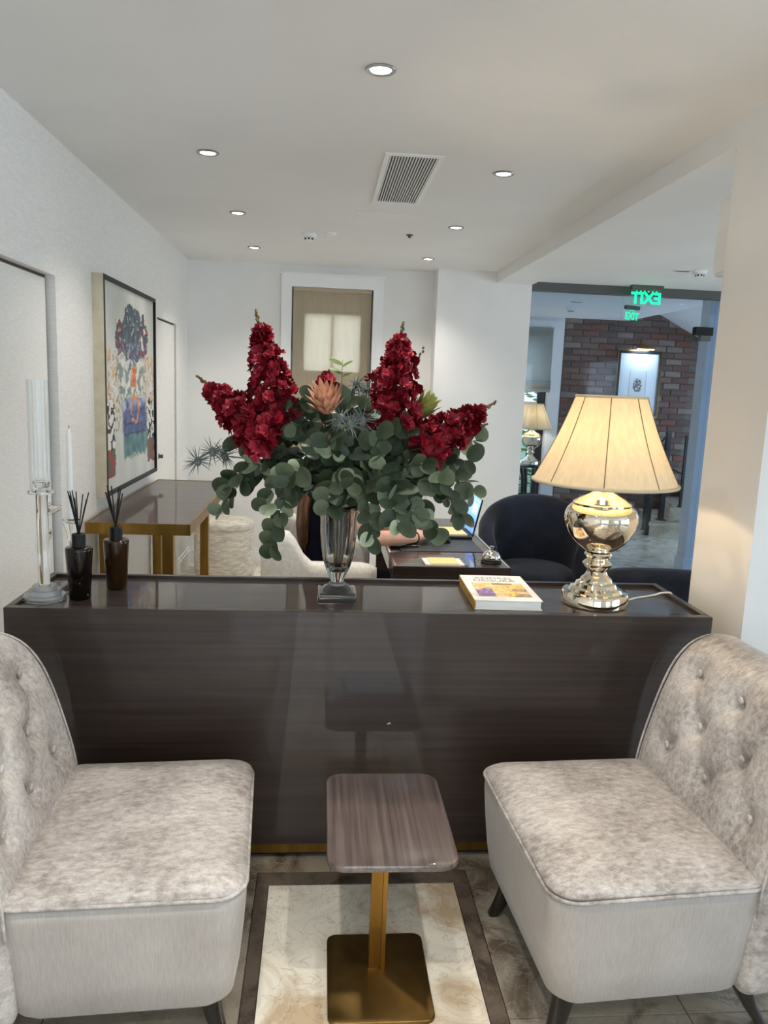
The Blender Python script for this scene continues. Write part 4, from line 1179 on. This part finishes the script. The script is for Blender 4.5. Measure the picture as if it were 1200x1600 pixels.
# ---- person working at the desk, seen from the side
def person():
    t = thing('person', 'person in navy dress with long brown hair working at the reception desk', 'person', (0.02, 3.95, 0))
    O = Vector((0.02, 3.95, 0))
    mb = MB()
    def limb(pts, rads, n=14):
        P = [Vector(p)-O for p in pts]
        for i in range(len(P)-1):
            k = 8
            q = [P[i].lerp(P[i+1], j/k) for j in range(k+1)]
            r = [rads[i]+(rads[i+1]-rads[i])*j/k for j in range(k+1)]
            mb.tube(q, r, n)
        for p, r in zip(P, rads): mb.ball(tuple(p), r, 14, 10)
    def sect(rows):
        loops = []
        for (cx, z, rx, ry) in rows: loops.append([(cx+rx*cos(2*pi*i/24), ry*sin(2*pi*i/24), z) for i in range(24)])
        mb.loft(loops)
    # torso (local coordinates, facing +x)
    TORSO = [(-.03, .50, .08, .12), (-.02, .54, .115, .165), (-.01, .60, .115, .168), (0, .70, .095, .135), (.01, .78, .092, .13), (.02, .88, .105, .145), (.03, .98, .11, .16), (.03, 1.05, .09, .165), (.03, 1.09, .06, .12), (.035, 1.12, .048, .055), (.045, 1.18, .045, .048), (.05, 1.22, .043, .045)]
    sect(TORSO)
    mb.ball((.035, -.145, 1.05), .058, 14, 10); mb.ball((.035, .145, 1.05), .058, 14, 10)
    # head
    mb.ball((.075, 0, 1.315), (.095, .074, .108), 20, 14)
    mb.ball((.105, 0, 1.265), (.062, .055, .058), 16, 12)
    mb.ball((.128, 0, 1.222), (.026, .03, .02), 12, 8)
    mb.tube([(.16, 0, 1.325), (.178, 0, 1.295), (.182, 0, 1.283)], [.008, .012, .013], 10); mb.ball((.178, 0, 1.282), (.014, .015, .011), 10, 8)
    for s in (-1, 1):
        mb.ball((.066, s*.074, 1.30), (.016, .009, .03), 10, 8); mb.ball((.155, s*.014, 1.252), (.012, .014, .007), 8, 6)
    # arms (world coordinates)
    limb([(.05, 3.795, 1.05), (.16, 3.74, .94), (.275, 3.715, .852), (.40, 3.825, .835), (.515, 3.925, .818)], [.048, .044, .040, .038, .026])
    limb([(.05, 4.105, 1.05), (.14, 4.17, .94), (.24, 4.20, .852), (.36, 4.15, .835), (.47, 4.10, .815)], [.048, .044, .040, .036, .026])
    def hand(w, d, side, curl, over):
        """w wrist, d direction on the desk, side=+1: thumb to the left of d"""
        w = Vector(w); d = Vector(d).normalized(); l = Vector((-d.y, d.x, 0))*side; up = Vector((0, 0, 1))
        k0 = w+d*.085+up*over
        for q in (-.03, -.012, .008, .026):
            mb.tube([w+l*q*.55-O, (w+k0)/2+l*q*.85+up*.004-O, k0+l*q-O], [.019, .0165, .0125], 10)
        for i, q in enumerate((.031, .010, -.011, -.030)):
            Ln = (.070, .078, .072, .056)[i]
            a = k0+l*q
            dd = (d+l*(.10, .02, -.06, -.15)[i]).normalized()
            b = a+dd*Ln*.45+up*(.010-curl*.012); c = b+dd*Ln*.32-up*(.012+curl*.012); e = c+dd*Ln*.2-up*(.014+curl*.004)
            mb.tube([a-O, b-O, c-O, e-O], [.0115, .0102, .0092, .0074], 10); 
            for p_, r_ in ((a, .0115), (b, .0102), (c, .0092), (e, .0074)): mb.ball(tuple(p_-O), r_, 10, 8)
        a = w+d*.022+l*.028; b = a+d*.03+l*.022-up*.004; c = b+d*.03+l*.004-up*.008
        mb.tube([a-O, b-O, c-O], [.0145, .0115, .0085], 10)
        for p_, r_ in ((a, .0145), (b, .0115), (c, .0085)): mb.ball(tuple(p_-O), r_, 10, 8)
    hand((.522, 3.932, .822), (.92, .34, 0), 1, .6, .006)
    hand((.475, 4.098, .815), (.95, -.12, 0), -1, .8, -.004)
    # legs
    limb([(.03, 3.87, .53), (.46, 3.87, .535), (.45, 3.87, .30), (.43, 3.87, .085)], [.085, .062, .056, .036])
    limb([(.03, 4.03, .53), (.46, 4.03, .535), (.45, 4.03, .30), (.43, 4.03, .085)], [.085, .062, .056, .036])
    for y in (3.87, 4.03): limb([(.42, y, .05), (.52, y, .035), (.60, y, .026)], [.034, .034, .024])
    ob = mb.build('body', 'skin', t)
    rm = ob.modifiers.new('remesh', 'REMESH'); rm.mode = 'VOXEL'; rm.voxel_size = .0055; rm.use_smooth_shade = True
    sm = ob.modifiers.new('smooth', 'SMOOTH'); sm.factor = .5; sm.iterations = 4
    bpy.context.view_layer.update()
    me = bpy.data.meshes.new_from_object(ob.evaluated_get(bpy.context.evaluated_depsgraph_get()))
    ob.modifiers.clear(); old = ob.data; ob.data = me; bpy.data.meshes.remove(old)
    me.polygons.foreach_set('use_smooth', [True]*len(me.polygons))
    # dress: torso shell, short sleeves, skirt over the thighs
    loops = []
    for (cx, z, rx, ry) in [(-.025, .50, .12, .185), (-.02, .54, .135, .19)]+[(c, z, a+.014, b+.014) for c, z, a, b in TORSO[2:8]]+[(.03, 1.085, .075, .135), (.033, 1.098, .062, .10)]:
        loops.append([(cx+rx*cos(2*pi*i/32), ry*sin(2*pi*i/32), z) for i in range(32)])
    MB().loft(loops, False, False).build('dress_top', 'dress', t, 60)
    for (a, b) in (((.05, 3.795, 1.05), (.13, 3.755, .97)), ((.05, 4.105, 1.05), (.116, 4.155, .97))):
        A, B = Vector(a)-O, Vector(b)-O; d = (B-A).normalized()
        MB().tube([A-d*.05, A-d*.03, A, A.lerp(B, .5), B], [.03, .056, .063, .06, .058], 18).build('sleeve', 'dress', t, 60)
    sk = []
    for (x, zc, hz, hy_) in ((-.10, .545, .085, .175), (.02, .545, .10, .19), (.20, .545, .095, .185), (.36, .545, .085, .175), (.455, .54, .078, .165), (.50, .52, .072, .16)):
        sk.append([(x, hy_*cos(2*pi*i/28), zc+hz*sin(2*pi*i/28)) for i in range(28)])
    MB().loft(sk).build('skirt', 'dress', t, 60)
    for y in (-.08, .08):
        MB().loft([rrect(.115*k, .042*k, .03*k, z, 5, .47, y) for z, k in ((0, .95), (.02, 1), (.045, .98), (.062, .8))]).build('shoe', 'black', t, 60)
    # hair: cap and long fall down the back
    hr = []
    for (z, cx, rx, ry) in ((1.432, .06, .03, .03), (1.424, .06, .065, .055), (1.40, .055, .095, .08), (1.36, .045, .105, .09), (1.31, .03, .10, .094), (1.25, .01, .088, .094), (1.18, -.02, .075, .10), (1.08, -.055, .06, .115), (.98, -.075, .055, .12), (.88, -.085, .05, .115), (.80, -.085, .042, .10), (.755, -.085, .03, .08)):
        ring = []
        for i in range(40):
            a = 2*pi*i/40
            w = 1+.05*sin(11*a+z*6)+.03*sin(23*a)
            x = cx+rx*w*cos(a)
            if z < 1.36 and cos(a) > .2: x = min(x, .085-.12*(1.36-z))
            ring.append((x, ry*w*sin(a), z+(.02*sin(9*a) if z < .8 else 0)))
        hr.append(ring)
    MB().loft(hr).build('hair', 'hair', t, 60)
    for k, (yy, zz) in enumerate(((-.115, .80), (-.105, .86), (.11, .85))):
        MB().tube([(.05, yy*.75, 1.28), (.03, yy, 1.14), (.05, yy*1.12, 1.0), (.07, yy*1.05, zz)], [.016, .02, .017, .004], 8).build('hair_lock', 'hair', t, 60)
    for s in (-1, 1):
        MB().ball((.153, s*.03, 1.318), (.009, .012, .009), 10, 8).build('eye', 'white', t, 60)
        MB().ball((.1595, s*.03, 1.317), (.004, .006, .006), 8, 6).build('iris', 'legdark', t, 60)
        MB().tube([(.158, s*.014, 1.342), (.163, s*.03, 1.348), (.152, s*.048, 1.343)], [.002, .003, .002], 6).build('eyebrow', 'hair', t, 60)
    MB().tube([(.158, -.02, 1.252), (.168, 0, 1.254), (.158, .02, 1.252)], [.002, .0045, .002], 8).build('lips', 'petal', t, 60)
    a = Vector((.505, 3.917, .82))-O; d = Vector((.115, .10, -.017)).normalized(); u_ = d.orthogonal().normalized(); v_ = d.cross(u_)
    MB().tube([a+(u_*cos(2*pi*i/20)+v_*sin(2*pi*i/20))*.0285 for i in range(20)], .004, 6, closed=True).build('bracelet', 'black', t, 60)
    return t
person()

# ================================================================== LOUNGE
table_lamp('small urn table lamp glowing before the lounge window', (2.56, 9.22, .715), 7.5)
t = thing('lamp_table', 'small black pedestal table under the lounge lamp', 'table', (2.58, 9.22, 0))
MB().lathe([(0, .688), (.20, .688), (.21, .694), (.21, .708), (.20, .7145), (0, .7145)], 40).build('table_top', 'blackgloss', t, 40)
for k in range(4):
    a = pi/4+k*pi/2
    MB().tube([(.15*cos(a), .15*sin(a), .687), (.11*cos(a), .11*sin(a), .55), (.10*cos(a), .10*sin(a), .3), (.17*cos(a), .17*sin(a), .0)], [.022, .02, .018, .016], 8).build('leg', 'black', t, 60)
# picture on brick wall
t = thing('framed_picture', 'small engraving with wide white mat in dark frame on brick wall', 'picture', (3.93, 9.489, 1.74))
PW, PH = .275, .40
for (a, b, c, d) in ((-PW, -PW+.03, -PH, PH), (PW-.03, PW, -PH, PH), (-PW+.03, PW-.03, -PH, -PH+.03), (-PW+.03, PW-.03, PH-.03, PH)):
    MB().rbox(a, b, -.035, -.0105, c, d, .003, 1).build('frame_side', 'black', t)
for (a, b, c, d) in ((-PW-.012, -PW-.0002, -PH-.012, PH+.012), (PW+.0002, PW+.012, -PH-.012, PH+.012), (-PW, PW, -PH-.012, -PH-.0002), (-PW, PW, PH+.0002, PH+.012)):
    MB().box(a, b, -.03, -.0105, c, d).build('gilt_edge', 'gold', t)
def engr(s, v):
    c = (226, 232, 236)
    if .27 < s < .73 and .25 < v < .72:
        c = (218, 222, 222)
        if min(s-.27, .73-s, (v-.25)*1.4, (.72-v)*1.4) < .015: c = (176, 180, 178)
    if .38 < s < .62 and .36 < v < .60:
        c = (206, 206, 200)
        q = noise.noise((s*26, v*30, 3))
        if ((s-.5)/.11)**2+((v-.47)/.11)**2 < 1+.4*q and q > -.18: c = (70, 72, 74)
    return c
printed('mat_and_print', (-PW+.03, -.016, -PH+.03), (2*PW-.06, 0, 0), (0, 0, 2*PH-.06), 44, 60, engr, 'print', t)
t = thing('picture_light', 'brass picture light shining down on the engraving', 'lamp', (3.95, 9.489, 2.155))
MB().tube([(0, -.001, .06), (0, -.08, .07), (0, -.12, .03)], .007, 8).build('arm', 'gold', t, 60)
MB().tube([(-.11, -.12, .02), (.11, -.12, .02)], .017, 12).build('light_tube', 'gold', t, 60)
MB().box(-.105, .105, -.132, -.108, -.0005, .0035).build('lens', 'led', t)
MB().lathe([(0, 0), (.03, 0), (.03, .008), (0, .01)], 20, mat=Matrix.Translation((0, -.0005, .06)) @ Matrix.Rotation(pi/2, 4, 'X')).build('wall_rose', 'gold', t)
ld = bpy.data.lights.new('picture_lamp', 'AREA'); ld.shape = 'RECTANGLE'; ld.size = .2; ld.size_y = .02; ld.energy = 2.2; ld.color = (.9, .97, 1.0)
lo = bpy.data.objects.new('picture_lamp', ld); COL.objects.link(lo); lo.parent = t; lo.location = (0, -.118, -.004); lo.rotation_euler = (radians(30), 0, 0)
# steps and railing
t = thing('stair_steps', 'pale marble steps rising beside the brick wall', 'stairs', (3.80, 8.30, 0))
def step(k, name):
    z0 = .165*k
    pts = [(-.02+.28*k, .10+.10*k), (1.3, -.45), (1.3, 1.15), (.30+.28*k, 1.15), (.12+.28*k, .35+.05*k)]
    lo_ = [(x, y, z0) for x, y in pts]; hi_ = [(x, y, z0+.135) for x, y in pts]
    MB().loft([lo_, hi_]).build('riser_block', 'cream_marble', t)
    ex = [(x-(.02 if i in (0, 3, 4) else 0), y-(.02 if i in (0, 1) else 0), 0) for i, (x, y) in enumerate(pts)]
    MB().loft([[(x, y, z0+.1351) for x, y, _ in ex], [(x, y, z0+.165) for x, y, _ in ex]]).build('tread', 'cream_marble', t)
for k in range(3): step(k, 'step')
t = thing('stair_railing', 'black iron stair railing with square posts before the brick wall', 'railing', (3.84, 8.55, 0))
def post(x, y, z0, z1, h, nm='post'):
    MB().box(x-h, x+h, y-h, y+h, z0, z1).box(x-h*1.8, x+h*1.8, y-h*1.8, y+h*1.8, z0, z0+.012).build(nm, 'iron', t)
post(-.02, .0, 0, 1.02, .024); post(.16, .06, .165, 1.19, .026); post(.06, .30, 0.0, 1.0, .012); post(.36, .02, .33, 1.16, .013)
MB().tube([(-.02, 0, 1.0), (.16, .06, 1.165)], .012, 6).build('hand_rail', 'iron', t, 60)
MB().tube([(.36, .02, 1.14), (.80, -.05, 1.33)], .012, 6).build('hand_rail', 'iron', t, 60)
MB().tube([(.16, .06, .80), (.62, -.02, .60)], .009, 6).build('middle_rail', 'iron', t, 60)
MB().tube([(-.02, 0, .30), (.06, .30, .30)], .009, 6).build('lower_rail', 'iron', t, 60)
MB().tube([(.36, .02, .42), (.80, -.05, .54)], .009, 6).build('lower_rail', 'iron', t, 60)
# exit signs
def exit_sign(label, loc, rz, w, h, size, mirror):
    t = thing('exit_sign', label, 'sign', loc, rz, 'green exit signs')
    MB().rbox(-w/2-.012, w/2+.012, -.025, .025, -.04, 0, .004, 1).build('housing', 'greyplastic', t)
    MB().box(-w/2, w/2, -.003, .003, -.04-h, -.0402).build('acrylic_plate', 'pane', t)
    tm = text_mb('EXIT', size, mirror, .001, .004)
    mm = Matrix.Translation((0, -.0045, -.045-h/2)) @ Matrix.Rotation(pi/2, 4, 'X')
    MB().add(tm.v, tm.f, mm).build('lettering', 'exit', t)
    for k in range(6):
        MB().box(-w/2+.04+k*(w-.08)/5-.006, -w/2+.04+k*(w-.08)/5+.006, -.0044, -.0034, -.052, -.044).build('led_dot', 'exit', t)
    return t
exit_sign('larger green exit sign, letters seen from behind, above glass partition', (2.67, 6.42, HL), 0, .25, .125, .125, True)
exit_sign('smaller green exit sign hanging deeper in the lounge', (3.15, 7.9, HL), radians(28), .17, .125, .10, False)
t = thing('door_closer', 'dark metal door closer at the top right of glass partition', 'door closer', (3.24, 6.53, 2.16))
MB().rbox(-.075, .085, -.03, .03, -.035, .035, .004, 1).build('closer_body', 'black', t)
MB().box(-.02, .07, -.028, .028, -.08, -.0355).build('closer_arm', 'greyplastic', t)
t = thing('wall_speaker', 'slim white box mounted high behind the right pillar', 'speaker', (1.60, 2.7505, 2.2))
MB().rbox(-.135, .10, .0, .16, -.15, .13, .008, 2).build('speaker_case', 'white', t, 40)
MB().rbox(-.145, -.1355, .02, .15, -.14, .12, .002, 1).build('front_grille', 'white', t)
# garden planting outside the lounge window
rg = random.Random(9)
for i, (cx, cy, rx, rz_, lab) in enumerate([(1.2, 11.2, .8, 1.0, 'leafy green shrub outside the lounge window at left'), (3.1, 11.4, .9, 1.15, 'leafy green shrub outside the lounge window at right'), (2.4, 14.0, 2.2, 2.6, 'tall green garden tree far outside the lounge window')]):
    t = thing('garden_shrub', lab, 'shrub', (cx, cy, -.06), 0, 'garden plants outside')
    MB().tube([(0, 0, 0), (.03, 0, rz_*.9)], .03, 6).build('trunk', 'stem', t)
    mb = MB()
    for k in range(900):
        v = Vector((rg.gauss(0, 1), rg.gauss(0, 1), rg.gauss(0, 1))).normalized()*rg.uniform(.6, 1)
        p = Vector((v.x*rx, v.y*.7*rx, rz_*.95+v.z*rz_*.9))
        m = Matrix.Translation(p) @ Matrix.Rotation(rg.uniform(0, 6.3), 4, 'Z') @ Matrix.Rotation(rg.uniform(-1.2, 1.2), 4, 'X') @ Matrix.Scale(rx/.9, 4)
        mb.add([(0, 0, 0), (.06, .03, .01), (.15, 0, 0), (.06, -.03, .01)], [(0, 1, 2, 3)], m)
    fo = mb.build('leaves', 'foliage', t, 'raw'); fo['kind'] = 'stuff'

# ================================================================== CEILING FITTINGS
def downlight(label, x, y, z=HC, watts=DOWNLIGHT_W):
    t = thing('downlight', label, 'downlight', (x, y, z), 0, 'recessed ceiling downlights')
    MB().lathe([(.0465, -.0005), (.048, -.003), (.046, -.006), (.037, -.007), (.033, -.003), (.033, -.0005)], 36, cap0=False, cap1=False).build('trim_ring', 'steel', t, 40)
    MB().lathe([(0, -.0036), (.0325, -.0036), (.0325, -.0008), (0, -.0008)], 32).build('lens', 'led', t)
    ld = bpy.data.lights.new('downlight_beam', 'SPOT'); ld.energy = watts; ld.color = (1.0, 0.945, 0.88); ld.spot_size = radians(115); ld.spot_blend = .9; ld.shadow_soft_size = .03
    lo = bpy.data.objects.new('downlight_beam', ld); COL.objects.link(lo); lo.parent = t; lo.location = (0, 0, -.012)
    return t
for (x, y, lab) in ((.156, 2.558, 'recessed downlight nearest to the viewer above the flowers'), (-.515, 3.576, 'nearest recessed downlight of the left row'), (.79, 3.61, 'nearest recessed downlight of the right row beside the vent'),
                    (-.515, 4.771, 'middle recessed downlight of the left row'), (.785, 4.833, 'middle recessed downlight of the right row'), (-.52, 5.94, 'farthest recessed downlight of the left row'), (.78, 6.03, 'farthest recessed downlight of the right row')):
    downlight(lab, x, y)
for (x, y, lab) in ((.56, -.5, 'recessed downlight behind the viewer at right'), (-.25, .95, 'recessed downlight above the viewer at left'), (.62, 1.0, 'recessed downlight above the viewer at right'), (-.5, -.6, 'recessed downlight behind the viewer at left')):
    downlight(lab, x, y, HC, DOWNLIGHT_W*1.75)
# air vent
t = thing('air_vent', 'white rectangular ceiling air vent with dark slots', 'vent', (.366, 3.85, HC))
vx, vy = .126, .447
MB().box(-vx, -vx+.022, -vy, vy, -.006, -.0004).box(vx-.022, vx, -vy, vy, -.006, -.0004).box(-vx+.022, vx-.022, -vy, -vy+.03, -.006, -.0004).box(-vx+.022, vx-.022, vy-.03, vy, -.006, -.0004).build('vent_frame', 'white', t)
MB().box(-vx+.022, vx-.022, -vy+.03, vy-.03, -.0012, -.0004).build('dark_cavity', 'black', t)
for k in range(17):
    x = -vx+.0265+k*(2*vx-.053)/16
    MB().box(x-.0022, x+.0022, -vy+.03, vy-.03, -.0055, -.0015).build('slat', 'white', t)
# detectors
def detector(label, x, y, z, r=.05, led=True):
    t = thing('smoke_detector', label, 'detector', (x, y, z), 0, 'white ceiling detectors')
    MB().lathe([(0, -.0003), (r, -.0003), (r, -.012), (r*.92, -.022), (r*.7, -.026), (0, -.026)], 32).build('detector_base', 'white', t, 40)
    MB().lathe([(r*.62, -.0262), (r*.58, -.04), (r*.4, -.046), (0, -.047)], 24).build('sensor_cage', 'white', t, 40)
    for k in range(8):
        a = 2*pi*k/8
        MB().box(-.006, .006, -.001, .001, -.04, -.029, Matrix.Rotation(a, 4, 'Z') @ Matrix.Translation((0, -r*.615, 0))).build('vent_slot', 'black', t)
    return t
detector('round white smoke detector left of the ceiling vent', -.109, 5.30, HC)
t = thing('heat_sensor', 'small white ceiling sensor right beside the smoke detector', 'sensor', (.03, 5.24, HC))
MB().lathe([(0, -.0003), (.04, -.0003), (.04, -.01), (.03, -.016), (.018, -.02), (0, -.021)], 28).build('sensor_body', 'white', t, 40)
t = thing('sprinkler_head', 'tiny grey sprinkler cover on the ceiling near back pier', 'sprinkler', (.538, 5.15, HC))
MB().lathe([(0, -.0003), (.022, -.0003), (.022, -.005), (.008, -.008), (.008, -.016), (.014, -.018), (0, -.019)], 24).build('sprinkler_body', 'greyplastic', t, 40)
detector('round white smoke detector on the lounge ceiling near the exit sign', 2.69, 5.55, HL)
t = thing('slot_diffuser', 'small dark slot diffuser on the lounge ceiling near the pillar', 'vent', (2.575, 5.58, HL))
MB().box(-.06, .06, -.03, .03, -.006, -.0004).build('slot_frame', 'white', t)
MB().box(-.05, .05, -.018, .018, -.0068, -.0062).build('slot', 'greyplastic', t)
detector('small white smoke detector seen through the glass in the lounge', 2.67, 8.4, HL)
t = thing('slot_diffuser', 'small dark slot diffuser seen through the glass, nearer', 'vent', (2.53, 7.8, HL))
MB().box(-.06, .06, -.03, .03, -.006, -.0004).build('slot_frame', 'white', t)
MB().box(-.05, .05, -.018, .018, -.0068, -.0062).build('slot', 'greyplastic', t)
# access panels
for (x0, x1, y0, y1, lab) in ((.166, .585, 4.54, 4.93, 'flush ceiling access panel behind the vent'), (-.145, .07, 5.38, 5.60, 'small flush ceiling access panel behind the smoke detector')):
    t = thing('access_panel', lab, 'panel', ((x0+x1)/2, (y0+y1)/2, HC))
    a, b = (x1-x0)/2, (y1-y0)/2
    MB().box(-a, a, -b, b, -.003, -.0004).build('panel_leaf', 'ceil', t)
for (x, y) in ((3.4, 4.2), (3.5, 5.6)):  # added lamps, hidden by the pillar, that brighten the lounge side
    downlight('added unseen downlight in the lounge ceiling %s the stub wall' % ('away from' if y < 5 else 'close to'), x, y, HL, 14)
